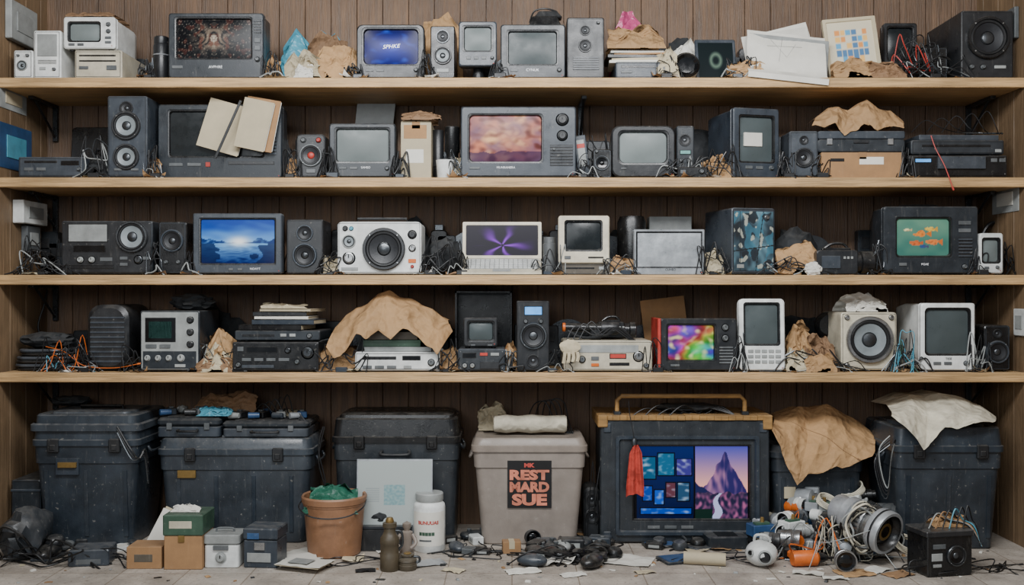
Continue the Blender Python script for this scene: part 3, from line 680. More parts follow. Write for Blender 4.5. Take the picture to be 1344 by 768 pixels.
t=T('camera_lens','black telephoto lens standing upright','lens',583,603,165,'2',y=.09);g=G();r=t.w/2;g.lathe((0,r,0),[(0,0),(r*.7,0),(r*.72,.03),(r*.9,.035),(r*.9,.07),(r*.8,.075),(r*.8,.12),(r,.13),(r,t.h-.004),(r*.9,t.h),(0,t.h)],(0,0,1),'black');t.one(g)
t=T('camera_lens','dark grey short lens beside a box','lens',566,582,170,'2',y=.12);g=G();r=t.w/2;g.lathe((0,r,0),[(0,0),(r*.8,0),(r*.8,.06),(r,.065),(r,t.h-.004),(r*.9,t.h),(0,t.h)],(0,0,1),'dark');t.one(g)
t=T('television','large dark television with orange fantasy picture and dials','television',605,756,140,'2',y=.02);tv(t,.36,'slate',(616,711,151,212),p_fire,[('k',738,157,7,'dark'),('k',738,178,6,'dark'),('g',722,752,190,218,7,'slated'),('k',727,196,2),('t','MUNRANERA',664,220,4),('b',616,630,219,222)],inner=.018,res=(100,64),mt='pic_em')
t=T('compact_camera','small dark camera standing in cables','camera',778,803,196,'2',y=.03);cab(t,.08,'black',[('v',790,214,10,'lens','steel','screenb','screenb'),('k',783,199,2)],ft=False)
t=T('cassette_holder','upright blue-grey cassette case leaning','cassette',760,776,176,'2',y=.06,ry=-8);t.loc=(t.loc[0],t.loc[1],t.loc[2]+.006);g=G();g.box(-t.w/2,t.w/2,0,.1,0,t.h-.01,'slate',.003);t.add('case',g);front(t,[('p','label_strip',763,773,185,220,'lgrey',.001),('p','label_strip',763,773,190,196,'red',.0015)])
for i in range(5):loopy(757,803,172,231,.16,250+i,base='2',m=['rubber','rubber','red','rubber'][i%4],label='tangled cable between electronics',dy=.02)
t=T('crt_monitor','rounded small black monitor with grey screen','monitor',803,886,165,'2');tv(t,.3,'dark',(813,876,173,214),None,[('b',815,822,220,222),('k',876,221,2)],cr=.035,inner=.025,sm='screenl')
t=T('portable_radio','small dark upright radio unit with dials','radio',888,911,165,'2',y=.06);cab(t,.16,'slated',[('v',899,184,8),('d',892,907,197,203),('k',894,211,2.5),('k',904,211,2.5)])
t=T('cassette_player','tiny flat black player','radio',889,929,219,'2',y=.01);cab(t,.045,'black',[('b',893,900,223,228),('k',921,225,3)],ft=False)
t=T('computer_monitor','dark boxy computer with tall screen and paper sticker','computer',960,1026,142,'2',y=.07,rot=14);tv(t,.28,'slate',(970,1018,153,212),None,[('b',977,987,218,222),('b',992,1002,218,222),('k',1014,220,3),('p','paper_sticker',976,1002,174,192,'flatp',-.004)],back=.97,mid=.8,sm='screenm')
t=T('small_speaker','small blue-grey speaker with wired base','speaker',1036,1074,172,'2',y=.03);cab(t,.15,'slate',[('v',1055,207,13,'woofer','dark'),('v',1055,184,6,'tweeter')],r=.01)
b1=T('cardboard_box','wide cardboard carton under a dark box','box',1078,1186,200,'2',y=.03);carton(b1,.3,flaps=False);front(b1,[('p','label_sticker',1128,1160,206,216,'flatp',.001),('s',1090,1108,208,212)])
b2=T('instrument_case','flat dark instrument case on a cardboard carton','case',1074,1188,172,'2',y=.03,z=b1.top+.001);w,h=b2.w,b2.h;g=G();g.rbox(-w/2,w/2,0,.3,0,h*.6,'slated',r=.01);b2.add('base',g);g=G();g.rbox(-w/2,w/2,-.003,.3,h*.62,h,'slate',r=.008);b2.add('lid',g)
front(b2,[('b',1085,1092,182,190,'metal'),('b',1165,1172,182,190,'metal'),('b',1120,1140,184,188,'dark')],-.003)
capsheet('brown_paper','big crumpled kraft paper on a dark case','paper',[(1072,152),(1086,142),(1100,140),(1112,146),(1126,136),(1138,130),(1152,142),(1168,146),(1184,158)],[(1066,164),(1082,168),(1096,162),(1108,177),(1122,172),(1138,162),(1154,172),(1170,164),(1188,168)],.02,.1,.27,'kraft',36,.013,z=b2.top,group='crumpled wrapping paper')
kraft('brown_paper','folded kraft paper behind a dark case',1090,1176,140,.2,.12,'kraftd',z=b2.top,seed=37)
p1=T('printer','wide black printer base with grey tray','printer',1192,1322,204,'2',y=.03);cab(p1,.34,'dark',[('p','tray',1230,1292,206,222,'slate',.012),('d',1200,1222,208,214,'ledb'),('b',1300,1308,208,213),('b',1311,1319,208,213)],trim='black')
p2=T('printer','dark flat scanner resting on a printer','printer',1196,1318,184,'2',y=.04,z=p1.top);cab(p2,.3,'slated',[('s',1210,1300,190,193),('b',1306,1314,196,200,'lgrey')])
p3=T('laptop_computer','closed dark laptop on a scanner','laptop',1206,1312,177,'2',y=.05,z=p2.top,rot=2);g=G();g.rbox(-p3.w/2,p3.w/2,0,.22,0,p3.h,'slate',r=.003,ch=.002);p3.one(g)
for i in range(5):cable([(1196+i*20,174,.15),(1215+i*20,158-i*3,.12),(1236+i*18,168,.1),(1258+i*13,174,.14),(1290+i*6,175,.1)],.002,['rubber','rubber','steel'][i%3],label='thin cable draped over a closed laptop')
cable([(1222,178,.028),(1228,195,.016),(1240,218,-.004),(1250,245,-.015)],.0022,'red',label='thin red cable hanging over the shelf edge')
# =================== SHELF 3
t=T('boombox','dark grey radio boombox with small screen and round speaker','radio',81,200,290,'3');cab(t,.2,'slated',[('d',90,142,294,318,'lgrey'),('d',97,139,322,331,'screenb'),('v',174,311,21,'woofer','steel','conel'),('k',106,341,4,'lgrey'),('k',121,341,4,'lgrey'),('b',132,148,338,343),('g',88,150,347,353,3,'dark'),('k',182,341,5,'steel'),('b',158,168,337,341),('b',158,168,345,349),('b',188,196,337,341)],trim='dark')
for i in range(9):loopy(24,82,305,361,.14,300+i,base='3',r=R.choice([.002,.003]))
t=T('small_speaker','dark rounded desktop speaker','speaker',208,245,291,'3',y=.03);cab(t,.2,'black',[('v',226,316,15,'woofer','slate'),('k',218,344,2.5),('k',234,344,2.5)],r=.012)
t=T('flat_television','dark framed television with blue icy lake picture','television',253,370,280,'3',y=.03);tv(t,.16,'slate',(263,360,288,346),p_ice,[('b',300,306,352,355),('b',312,318,352,355),('t','NOAYT',335,353,4)],inner=.006,cr=.008,rec=.01,res=(90,56))
t=T('small_speaker','black speaker with large woofer','speaker',376,424,288,'3',y=.04);cab(t,.2,'dark',[('v',400,306,11,'tweeter','slate'),('v',400,335,16,'woofer','slate')])
for i in range(3):loopy(372,442,320,361,.28,320+i,base='3',dy=.03)
t=T('boombox','white portable stereo with one large dark speaker','radio',443,553,291,'3',y=.02);cab(t,.2,'white',[('v',504,327,28,'woofer','dark','cone','steel'),('v',458,317,9,'speaker_cone','lgrey','conel'),('k',458,339,7,'metal'),('k',541,308,5,'dark'),('k',541,326,4,'metal'),('k',453,300,3,'dark'),('b',536,546,340,345,'orange'),('k',461,300,2.5,'wirec'),('k',541,350,2,'red'),('b',448,470,351,355,'lgrey')],r=.02)
w,h=t.w,t.h;g=G();g.tube([(-w*.3,.1,h-.004),(-w*.3,.1,h+.02),(w*.3,.1,h+.02),(w*.3,.1,h-.004)],.006,'dark',8,smooth=False);t.add('handle',g)
t=T('bag','crumpled black cloth bag','bag',562,604,314,'3',y=.08);g=G();g.lump((0,.08,0),t.w,.15,t.h,'clothd',4,.45,2.5);t.one(g)
for i in range(5):loopy(554,608,308,361,.04,330+i,base='3',dy=.025)
# laptop with sloped keyboard deck
t=T('laptop_computer','open white laptop with purple flower on its screen','laptop',606,711,292,'3',y=.0);w=t.w
dl=.14;rz=.078
g=G();g.loft([[(sx*(w/2),y_,z_) for y_,z_ in((0,.003),(0,.012),(dl,rz),(dl,rz-.016),(dl*.5,.02))] for sx in(-1,1)],'beige',sm=False);g.box(-w/2+.02,w/2-.02,dl*.6,dl-.01,.0,.04,'lgrey',.001);t.add('base',g)
MK=Matrix.Translation((0,0,.0125))@Matrix.Rotation(math.atan2(rz-.012,dl),4,'X')
g=G();g.box(-w/2+.014,w/2-.014,.036,.148,-.002,.001,'lgrey',.0005,mx=MK)
for r_ in range(5):
    for c_ in range(15):
        a=-w/2+.018+c_*(w-.036)/15;g.box(a,a+(w-.036)/15-.003,.040+r_*.021,.055+r_*.021,0,.0022,'white',.0006,mx=MK)
t.add('keyboard',g)
g=G();g.box(-.04,.04,.006,.03,0,.0015,'lgrey',.0005,mx=MK);t.add('trackpad',g)
ML=Matrix.Translation((0,dl,rz-.004))@Matrix.Rotation(math.radians(-8),4,'X');hh=Z(292,dl)-SH['3']-rz+.008;hh/=math.cos(math.radians(8));wl=w*1.02
g=G();lp=lambda i,y,j=0:[(p[0],y,p[1]) for p in rr(-wl/2+i,wl/2-i,i+j,hh-i,.006,3)]
g.loft([lp(0,.014),lp(0,0),lp(.014,0,.002),lp(.016,.004,.002)],'beige',True,False,sm=False,mx=ML);lid=t.add('lid',g)
me=picture('screen',-wl/2+.013,wl/2-.013,.0035,.014,hh-.013,p_petal,bulge=0);me.transform(ML);t.add('screen',me,parent=lid)
t=T('canister','narrow grey metal canister','canister',713,730,311,'3',y=.1);g=G();r=t.w/2;g.lathe((0,r,0),[(0,0),(r,0),(r,t.h*.82),(r*.9,t.h*.84),(r*.9,t.h),(0,t.h)],(0,0,1),'grey');t.one(g)
ba=T('disk_drive_unit','beige drive base below a compact monitor','computer',735,801,346,'3',y=.04);cab(ba,.24,'olive',[('s',742,780,351,353),('b',786,796,350,354,'lgrey')],ft=False)
t=T('compact_monitor','compact beige vintage monitor with dark screen','monitor',733,800,283,'3',y=.03,z=ba.top);tv(t,.24,'beige',(743,789,291,328),None,[('s',772,792,337,339),('b',741,749,336,340,'grey')],back=.85,sm='screen',ft=False)
t=T('canister','tall black cylindrical speaker','speaker',812,850,283,'3',y=.16);g=G();r=t.w/2;g.lathe((0,r,0),[(0,0),(r*.95,0),(r,.008),(r,t.h*.9),(r*.85,t.h),(0,t.h)],(0,0,1),'black');t.add('body',g);g=G();g.lathe((0,r,t.h*.15),[(r*1.01,0),(r*1.02,.003),(r*1.02,.012),(r*1.01,.015)],(0,0,1),'steel');t.add('band',g)
t=T('flat_monitor','silver monitor with blank pale screen','monitor',832,925,301,'3',y=.04);tv(t,.07,'silver',(837,920,306,350),None,[('t','CUHEO',880,354,4,'ink')],sm='silver',inner=.004,cr=.006,rec=.004,ft=False)
t=T('paper_carton','white flat box standing behind a silver monitor','box',852,908,284,'3',y=.28);g=G();g.box(-t.w/2,t.w/2,0,.08,0,t.h,'lgrey',.003);t.one(g)
t=T('computer_case','dark computer case with mottled teal see-through side panel','computer',958,1020,273,'3',y=.07,rot=14);w,h=t.w,t.h;cab(t,.28,'slate',[],r=.012)
x0,x1=-w/2+.009,w/2-.009
t.add('side_window',picture('side_window',x0,x1,-.002,.02,h-.016,p_case,mt='pic_print',bulge=0,nx=70,ny=90))
front(t,[('k',1008,285,3,'metal'),('b',965,975,347,352,'lgrey')])
t=T('bag','black crumpled cloth bag beside a computer case','bag',1026,1078,300,'3',y=.12);g=G();g.lump((0,.13,0),t.w,.24,t.h,'clothd',9,.4,2.5);t.one(g)
def camcorder(t,m='dark'):
    w,h=t.w,t.h;g=G();g.rbox(-w/2,w*.2,0,.09,.004,h*.78,m,r=.015);t.add('body',g)
    g=G();g.lathe((w*.15,.045,h*.4),[(0,0),(h*.3,0),(h*.3,.03),(h*.36,.035),(h*.36,w*.33),(h*.3,w*.35),(h*.25,w*.33,'screenb'),(0,w*.32,'screenb')],(1,0,0),'black');t.add('lens',g)
    g=G();g.box(-w*.35,w*.1,.02,.07,h*.76,h*.86,'black',.004);g.tube([(-w*.35,.045,h*.8),(-w*.2,.045,h*.98),(0,.045,h*.98),(w*.1,.045,h*.8)],.006,'black',8);t.add('handle',g)
    g=G();g.box(-w*.42,-w*.1,-.006,.002,h*.2,h*.6,'slate',.003);t.add('side_panel',g)
    for i in range(3):
        g=G();g.box(-w*.05+i*.016,-w*.05+i*.016+.01,-.004,.002,h*.5,h*.58,'lgrey',.001);t.add('button',g)
t=T('camcorder','black camcorder lying on the shelf','camcorder',1072,1150,319,'3',y=.02);camcorder(t)
t=T('crumpled_tissue','crumpled white tissue in front of a camcorder','paper',1062,1092,345,'3',y=-.0);
g=G();g.lump((0,0,0),t.w*.7,.028,t.h,'paper',12,.5,2.5,False);t.loc=(t.loc[0]-.03,.012,t.loc[2]);t.one(g)
t=T('television','large dark television with colourful fish picture','television',1160,1284,271,'3',y=.03,group=None);tv(t,.36,'slated',(1178,1248,287,336),p_fish,[('b',1258,1274,290,295),('b',1258,1274,300,305),('g',1258,1276,312,338,6,'slate'),('b',1180,1190,345,349),('k',1266,350,3),('t','POAE',1214,347,4)],inner=.014,mt='pic_em')
w,h=t.w,t.h;g=G();g.tube([(-w*.2,.14,h-.004),(-w*.18,.14,h+.012),(w*.18,.14,h+.012),(w*.2,.14,h-.004)],.007,'dark',8);t.add('handle',g)
t=T('small_monitor','small white monitor with grey screen','monitor',1286,1317,306,'3',y=.02);tv(t,.16,'white',(1291,1312,314,344),None,[('b',1292,1298,350,353,'grey'),('k',1309,351,2)],sm='screenl')
t=T('headphones','black bundle of headphones behind a small monitor','headphones',1292,1334,283,'3',y=.24);g=G();g.tube([(-.06,.05,.05),(-.055,.05,.2),(0,.05,.25),(.055,.05,.2),(.06,.05,.05)],.009,'black',8);t.add('headband',g)
for sx in(-1,1):
    g=G();g.lathe((sx*.055,.05,.06),[(0,0),(.045,0),(.055,.01),(.055,.022),(.04,.035),(0,.036)],(0,-1,0),'black');t.add('ear_cup',g)
for i in range(5):loopy(1310,1336,310,361,.1,340+i,base='3',dy=.04)
# =================== SHELF 4
z=SH['4']
for i in range(6):
    t=T('cable_coil','thick black cable coiled flat in a pile','cable',12,92,480,y=.06,z=z,group='coiled cables',rot=R.uniform(-8,8));w=t.w*(1-.05*i);g=G();rr_=.0075
    g.tube([(p[0]+R.uniform(-.004,.004),p[1]+.12+.0,rr_) for p in rr(-w/2,w/2,-.10,.10,.06,4)],rr_,['black','slate'][i%2],8,closed=True,sub=2)
    g.tube([(p[0]*.82,p[1]*.82+.12,rr_) for p in rr(-w/2,w/2,-.10,.10,.05,4)],rr_,['slated','dark'][i%2],8,closed=True,sub=2)
    t.one(g);z+=.0165
t=T('equipment_cover','grey cloth-covered device on coiled cables','bag',20,84,437,y=.1,z=z);g=G();g.lump((0,.08,0),t.w,.14,max(.04,t.h),'clothd',21,.3);t.one(g)
for i in range(8):loopy(54,114,436,489,.04,400+i,base='4',m=['rubber','orange','wirec','lgrey','rubber','rubber'][i%6],label='coloured thin wire looping over the shelf',dy=.03,r=.002)
cable([(60,455,.05),(85,462,.03),(110,480,.02),(150,483,.02),(180,478,.02)],.0018,'orange',label='orange wire running along the shelf')
t=T('subwoofer','rounded dark subwoofer drum','speaker',114,168,400,'4',y=.06);g=G();w,h=t.w,t.h;g.rbox(-w/2,w/2,0,.3,.008,h,'dark',r=.06,ch=.015);t.add('body',g);g=G()
for i in range(10):g.box(-w/2+.015,w/2-.015,-.004,.004,.04+i*(h-.08)/10,.04+i*(h-.08)/10+.008,'slate',.001)
t.add('vent_grille',g);feet(t,.28,hf=.01)
t=T('oscilloscope','dark oscilloscope with grey panel, small screen and dials','instrument',184,262,408,'4',y=.02);cab(t,.3,'slated',[('d',191,231,417,449,'screenb'),('d',195,227,421,445,'lcd'),('k',250,420,4,'dark'),('k',250,436,4,'dark'),('k',250,452,4,'dark'),('b',192,206,452,457,'grey'),('b',210,224,452,457,'grey'),('p','lower_panel',188,258,461,484,'slated',.002),('k',194,470,4,'lgrey'),('k',208,470,4,'lgrey'),('k',222,470,4,'lgrey'),('k',238,470,5,'lgrey'),('b',230,244,478,482,'lgrey')],trim='lgrey')
u=T('bag','small black pouch on an oscilloscope','bag',218,272,386,'4',y=.1,z=t.top);g=G();g.lump((0,.08,0),u.w,.12,u.h,'clothd',5,.35);u.one(g)
kraft('brown_paper','torn brown paper between electronics',262,305,430,.02,.22,'kraft','4',seed=51)
kraft('brown_paper','pale crumpled paper between electronics',264,300,448,.0,.12,'paperb','4',seed=50)
kraft('brown_paper','torn brown paper on the shelf edge',256,304,468,-.0,.03,'kraftd','4',seed=52)
s1=T('stereo_receiver','black stereo receiver with display and dials','stereo',305,418,449,'4',y=.02);cab(s1,.3,'dark',[('d',324,364,455,463,'screenb'),('k',404,463,7,'steel'),('k',378,460,3.5,'steel'),('k',390,475,3,'grey'),('b',312,320,455,461),('b',318,330,470,474),('b',334,346,470,474),('b',350,362,470,474),('k',313,479,3),('b',366,380,470,474),('b',318,360,479,483,'slate')],trim='black')
s2=T('stereo_receiver','black slim deck on a stereo receiver','stereo',308,420,434,'4',y=.03,z=s1.top);cab(s2,.28,'slated',[('s',318,360,439,442),('b',368,376,438,442,'lgrey'),('b',380,388,438,442,'lgrey'),('k',406,441,3)])
z=s2.top
for a,b,m,hh in((312,396,'black',.024),(330,412,'slate',.022),(334,404,'flatp',.014),(332,402,'dark',.018),(340,408,'flatb',.012)):
    t=T('book','worn flat book on a stereo deck','book',a,b,0,y=.05,z=z,group='books on a stereo deck',rot=R.uniform(-12,12));g=G();g.box(-t.w/2,t.w/2,.003,.2,.003,hh-.003,'flatb',.0005);g.box(-t.w/2-.002,t.w/2+.002,0,.203,0,.003,m,.0005);g.box(-t.w/2-.002,t.w/2+.002,0,.203,hh-.003,hh,m,.0005);g.box(-t.w/2-.003,t.w/2+.003,0,.002,0,hh,m,.0005);t.one(g);z+=hh+.001
kraft('brown_paper','crumpled paper on a stack of books',340,402,398,.08,.12,'paperb',z=z,seed=53)
v1=T('video_recorder','white video recorder under green boxes','video recorder',466,577,462,'4',y=.03);cab(v1,.28,'white',[('s',476,520,468,472),('d',528,552,467,473,'screenb'),('b',476,488,480,484,'grey'),('b',492,504,480,484,'grey'),('b',508,520,480,484,'grey'),('k',566,476,4,'grey'),('b',530,540,480,484,'lgrey')])
z=v1.top
for a,b,m,hh in((478,566,'lgrey',.02),(476,552,'green',.03),(482,548,'olive',.035)):
    t=T('flat_box','flat worn box stacked under brown paper','box',a,b,0,y=.05,z=z,group='flat boxes on a recorder');g=G();g.box(-t.w/2,t.w/2,0,.2,0,hh,m,.002);g.box(-t.w/2-.001,t.w/2+.001,-.001,.201,hh*.6,hh,m,.001);t.one(g);z+=hh+.001
capsheet('brown_paper','large creased kraft paper sheet draped over stacked boxes','paper',[(442,428),(454,414),(468,404),(482,400),(496,388),(510,384),(524,392),(540,393),(552,402),(568,406),(578,414),(588,420)],[(428,456),(438,470),(452,464),(466,440),(480,444),(496,434),(512,442),(528,430),(544,440),(560,452),(574,464),(594,434)],-.012,.12,.3,'kraft',77,.016,z=z,n=90,group='crumpled wrapping paper')
kraft('brown_paper','crumpled kraft paper beside a recorder',432,466,450,.08,.16,'kraftd','4',seed=78)
t=T('speaker_case','tall black open box cabinet behind electronics','box',597,672,382,'4',y=.3);w,h=t.w,t.h;g=G()
for a in((-w/2,-w/2+.01,0,.12,0,h),(w/2-.01,w/2,0,.12,0,h),(-w/2,w/2,0,.12,h-.01,h),(-w/2,w/2,.1,.12,0,h),(-w/2,w/2,0,.12,0,.01)):g.box(*a,'black',.001)
t.one(g)
d1=T('cassette_deck','small grey deck with dials and display','stereo',601,663,458,'4',y=.02);cab(d1,.2,'slate',[('d',607,625,463,470,'screenb'),('b',630,640,463,467,'red'),('b',644,655,463,467,'lgrey'),('k',610,480,3,'lgrey'),('k',620,480,3,'lgrey'),('b',630,655,475,484,'dark')],trim='slated')
t=T('small_monitor','small dark monitor with ribbed stand on a deck','monitor',608,653,417,y=.05,z=d1.top);tv(t,.12,'dark',(615,647,423,447),None,[('b',618,624,452,454),('b',640,646,452,454)],sm='screenm')
t=T('tower_speaker','black speaker with blue clock display and woofer','speaker',678,721,395,'4',y=.02);cab(t,.24,'dark',[('d',688,712,402,414,'ledb'),('v',700,441,18,'woofer','steel'),('k',690,422,2.5),('k',710,422,2.5),('v',700,474,9,'speaker_cone'),('t','8.58',700,408,9,'glowtxt')])
v2=T('radio_receiver','cream vintage radio receiver with red display','radio',740,856,447,'4',y=.02);cab(v2,.28,'beige',[('p','tuning_panel',752,838,453,463,'lgrey'),('d',800,822,464,471,'red'),('k',838,468,6,'metal'),('k',750,472,4,'grey'),('k',764,472,4,'grey'),('b',776,786,468,473,'grey'),('b',776,786,477,481,'orange'),('k',848,480,3,'grey'),('s',800,826,476,480)],r=.012)
t=T('hand_tool','black handheld scanner lying on a radio','tool',736,834,410,y=.05,z=v2.top);w=t.w
g=G();g.cyl((-w*.45,.05,.055),(w*.1,.05,.05),.018,.022,'black');g.lathe((w*.05,.05,.05),[(0,0),(.026,0),(.03,.01),(.03,.07),(.024,.08),(0,.08)],(1,0,0),'dark');t.add('barrel',g)
g=G();g.box(-w*.1,w*.05,.03,.07,0,.05,'dark',.006);t.add('grip',g);g=G();g.tube([(-w*.4,.04,.04),(-w*.2,.02,.01),(w*.1,.0,.02),(w*.3,.02,.05),(w*.45,.05,.01)],.006,'clothd',8);t.add('strap',g)
g=G();g.cyl((-w*.47,.05,.055),(-w*.43,.05,.055),.02,.02,'orange');t.add('ring',g)
t=T('camcorder','black compact camcorder on a vintage radio','camcorder',784,836,416,y=.14,z=v2.top);camcorder(t,'black')
for i in range(3):cable([(744+i*8,446,.03),(756+i*10,428-i*3,.04),(780+i*6,440,.03),(800+i*5,430,.03),(826+i*3,446,.04)],.003,'rubber',label='cable tangled on top of a radio')
t=T('cloth_glove','grey worn glove hanging over a radio front','glove',728,775,434,y=-.002,z=v2.top-.05)
g=G();g.lump((0,.008,.012),.09,.018,.06,'paperb',7,.25)
for i in range(4):g.tube([(.03-.018*i,.008,.02),(.034-.02*i,.006,-.002),(.03-.02*i,.006,-.02-.003*i)],.008,'paperb',7)
t.loc=(t.loc[0]-.01,-.018,v2.b+.07);t.one(g)
t=T('television','small red-sided television with rainbow picture and tuning dials','television',867,967,418,'4',y=.02);tv(t,.24,'dark',(877,938,427,473),p_rain,[('k',952,430,4,'grey'),('k',952,444,4,'grey'),('g',944,962,454,478,6,'grey'),('b',880,892,478,481)],inner=.01,mt='pic_em')
g=G();g.box(-t.w/2-.012,-t.w/2+.002,.0,.22,.006,t.h,'red',.003);t.add('side_panel',g)
t=T('cardboard_sheet','tan cardboard sheet behind a television','cardboard',850,908,388,'4',y=.34,ry=-7);t.loc=(t.loc[0],t.loc[1],t.loc[2]+.02);g=G();g.box(-t.w/2,t.w/2,0,.005,0,t.h-.03,'card',.001);t.one(g)
t=T('handset_terminal','tall white terminal with screen and keypad','monitor',971,1031,392,'4',y=.03,rx=-3);tv(t,.14,'white',(979,1023,399,452),None,[('b',982+i*9,989+i*9,459+j*7,463+j*7,'lgrey') for i in range(5) for j in range(3)],sm='screenm',cr=.02,back=.85)
kraft('brown_paper','heap of crumpled kraft paper pieces',1033,1072,420,.05,.2,'kraft','4',seed=61)
kraft('brown_paper','crumpled kraft paper beside a white speaker',1058,1102,438,.04,.1,'kraftd','4',seed=62)
kraft('brown_paper','torn pale paper strips on the shelf',1032,1068,456,.01,.08,'paperb','4',seed=63)
kraft('brown_paper','crumpled kraft paper on the shelf edge',1056,1098,464,-.0,.04,'kraft','4',seed=64)
t=T('white_loudspeaker','square white loudspeaker with metal-ringed woofer','speaker',1104,1177,410,'4',y=.06);cab(t,.28,'beige',[('v',1141,446,31,'woofer','metal','conel','steel'),('k',1112,480,3,'metal'),('k',1170,480,3,'metal'),('k',1112,417,3,'metal'),('k',1170,417,3,'metal')],r=.015)
kraft('crumpled_paper','crumpled white paper on a loudspeaker',1108,1164,384,.1,.14,'paper',z=t.top,seed=31)
t=T('headphones','black headphones resting against a loudspeaker','headphones',1076,1102,392,'4',y=.24);g=G();g.lathe((0,.05,.2),[(0,0),(.05,0),(.06,.01),(.06,.03),(.045,.045),(0,.046)],(0,-1,0),'black');t.add('ear_cup',g);g=G();g.box(-.03,.03,.03,.09,0,.16,'dark',.01);t.add('stand',g)
for i in range(7):loopy(1174,1200,416,489,.02,420+i,base='4',m=['wirec','rubber','wirec','green','rubber'][i%5],label='thin blue wire between electronics',dy=.02,r=.0018)
t=T('crt_monitor','white upright monitor with dark grey screen','monitor',1209,1280,398,'4',y=.03);tv(t,.34,'white',(1216,1273,406,465),None,[('b',1225,1235,475,479,'grey'),('b',1239,1249,475,479,'grey'),('k',1268,477,3),('t','TESE',1245,471,4,'ink')],back=.9,mid=.6,sm='screenm',inner=.02)
t=T('small_speaker','black speaker with round woofer','speaker',1292,1326,427,'4',y=.04);cab(t,.2,'black',[('v',1309,462,15,'woofer','slate'),('v',1309,438,6,'tweeter')],r=.015)
t=T('camera_lens','black lens standing beside a speaker','lens',1281,1291,420,'4',y=.2);g=G();g.cyl((0,.03,0),(0,.03,.16),.02,.024,'black');t.one(g)
# ---- clutter in the gaps
gaps={'1':[(186,200),(348,366),(456,470),(556,566),(650,658),(868,890),(955,985),(1196,1260)],
'2':[(110,142),(192,208),(376,392),(424,436),(516,530),(594,606),(755,780),(880,920),(924,960),(1024,1040),(1072,1082),(1184,1198)],
'3':[(30,82),(196,212),(243,256),(420,446),(550,570),(594,610),(706,736),(798,834),(922,950),(1020,1080),(1146,1166),(1280,1290)],
'4':[(86,120),(165,188),(256,308),(418,470),(576,604),(660,682),(716,744),(852,872),(962,978),(1030,1106),(1172,1210),(1276,1296)]}
q=random.Random(99);si=1000
hgt={'1':48,'2':58,'3':54,'4':62}
for k,L_ in gaps.items():
    bpx={'1':102,'2':233,'3':361,'4':489}[k]
    for a,b in L_:
        wd=max(b-a,16);cx=(a+b)/2;si+=10
        loopy(cx-wd*.7,cx+wd*.7,bpx-hgt[k]*q.uniform(.2,.6),bpx,.012,si,base=k,m=q.choice(['rubber','rubber','lgrey']),dy=.008,r=q.choice([.0018,.0024,.0034]))
        bundle(cx-wd*.7,cx+wd*.7,bpx-hgt[k]*q.uniform(.5,1),bpx,.022,si,base=k,ms=q.choice([('rubber','black'),('rubber','steel'),('rubber',),('rubber','slated','lgrey')]),k=4,dy=.01)
        for j in range(2):
            hh=q.uniform(.16,.28);ww=min(.26,max(.09,wd*.0033*1.5));kind=q.randrange(4)
            nm=('box_unit','bag','battery_pack','film_reel')[kind]
            t=T(nm,('dark boxy device pushed to the back of the shelf','slumped black cloth bag at the back of the shelf','upright dark battery pack at the back of the shelf','dark round reel standing at the back of the shelf')[kind],('box','bag','battery','reel')[kind],cx-5+(-16,16)[j],cx+5+(-16,16)[j],0,k,y=.405-.0,group=('dark boxes at the shelf back','cloth bags at the shelf back','battery packs at the shelf back','round reels at the shelf back')[kind])
            g=G()
            if kind==0:g.rbox(-ww/2,ww/2,0,.055,0,hh,'slated',r=.01);g.box(-ww*.35,ww*.35,-.003,.001,hh*.6,hh*.85,'dark',.001);g.box(-ww*.35,0,-.003,.001,hh*.3,hh*.4,'grey',.001)
            elif kind==1:g.lump((0,.028,0),ww*1.3,.05,hh,'clothd',si,.35)
            elif kind==2:g.rbox(-ww*.4,ww*.4,0,.055,0,hh*.8,'dark',r=.015);g.box(-ww*.2,ww*.2,.01,.045,hh*.8,hh*.9,'steel',.002)
            else:rd=hh*.45;g.lathe((0,.045,rd),[(0,0),(rd,0),(rd,.01),(rd*.8,.012),(rd*.8,.03),(rd,.032),(rd,.04),(rd*.3,.042,'steel'),(0,.042,'steel')],(0,-1,0),'black',28)
            t.one(g)
        if q.random()<.45:
            kraft('paper_scrap','crumpled paper stuffed between devices',cx-wd*.55,cx+wd*.55,bpx-q.uniform(24,48),.05,.08,q.choice(['kraft','paperb','kraftd','clothd']),k,seed=si,group='paper stuffed between devices')
        for j in range(2):
            if q.random()<.8:
                scrap(cx+q.uniform(-.5,.5)*wd,q.uniform(-.005,.01),SH[k],q.uniform(.04,.1),q.uniform(.03,.06),q.uniform(.012,.035),q.choice(['kraft','paperb','kraftd','paper','card']),si+j,q.uniform(-35,35))
        if q.random()<.7:
            t=T('power_adapter','small black power adapter lying on a shelf','adapter',cx-7,cx+7,0,k,y=-.0,rot=0,group='small adapters on the shelves');t.loc=(t.loc[0]+q.uniform(-.02,.02),.004,t.loc[2]);g=G();s_=q.uniform(.8,1.6)
            g.box(-.018*s_,.018*s_,0,.016,0,.016*s_,q.choice(['rubber','slate','dark','rubber']),.003);g.cyl((.018*s_,.008,.01),(.018*s_+.014,.008,.008),.004,.002,'rubber',8);t.one(g)
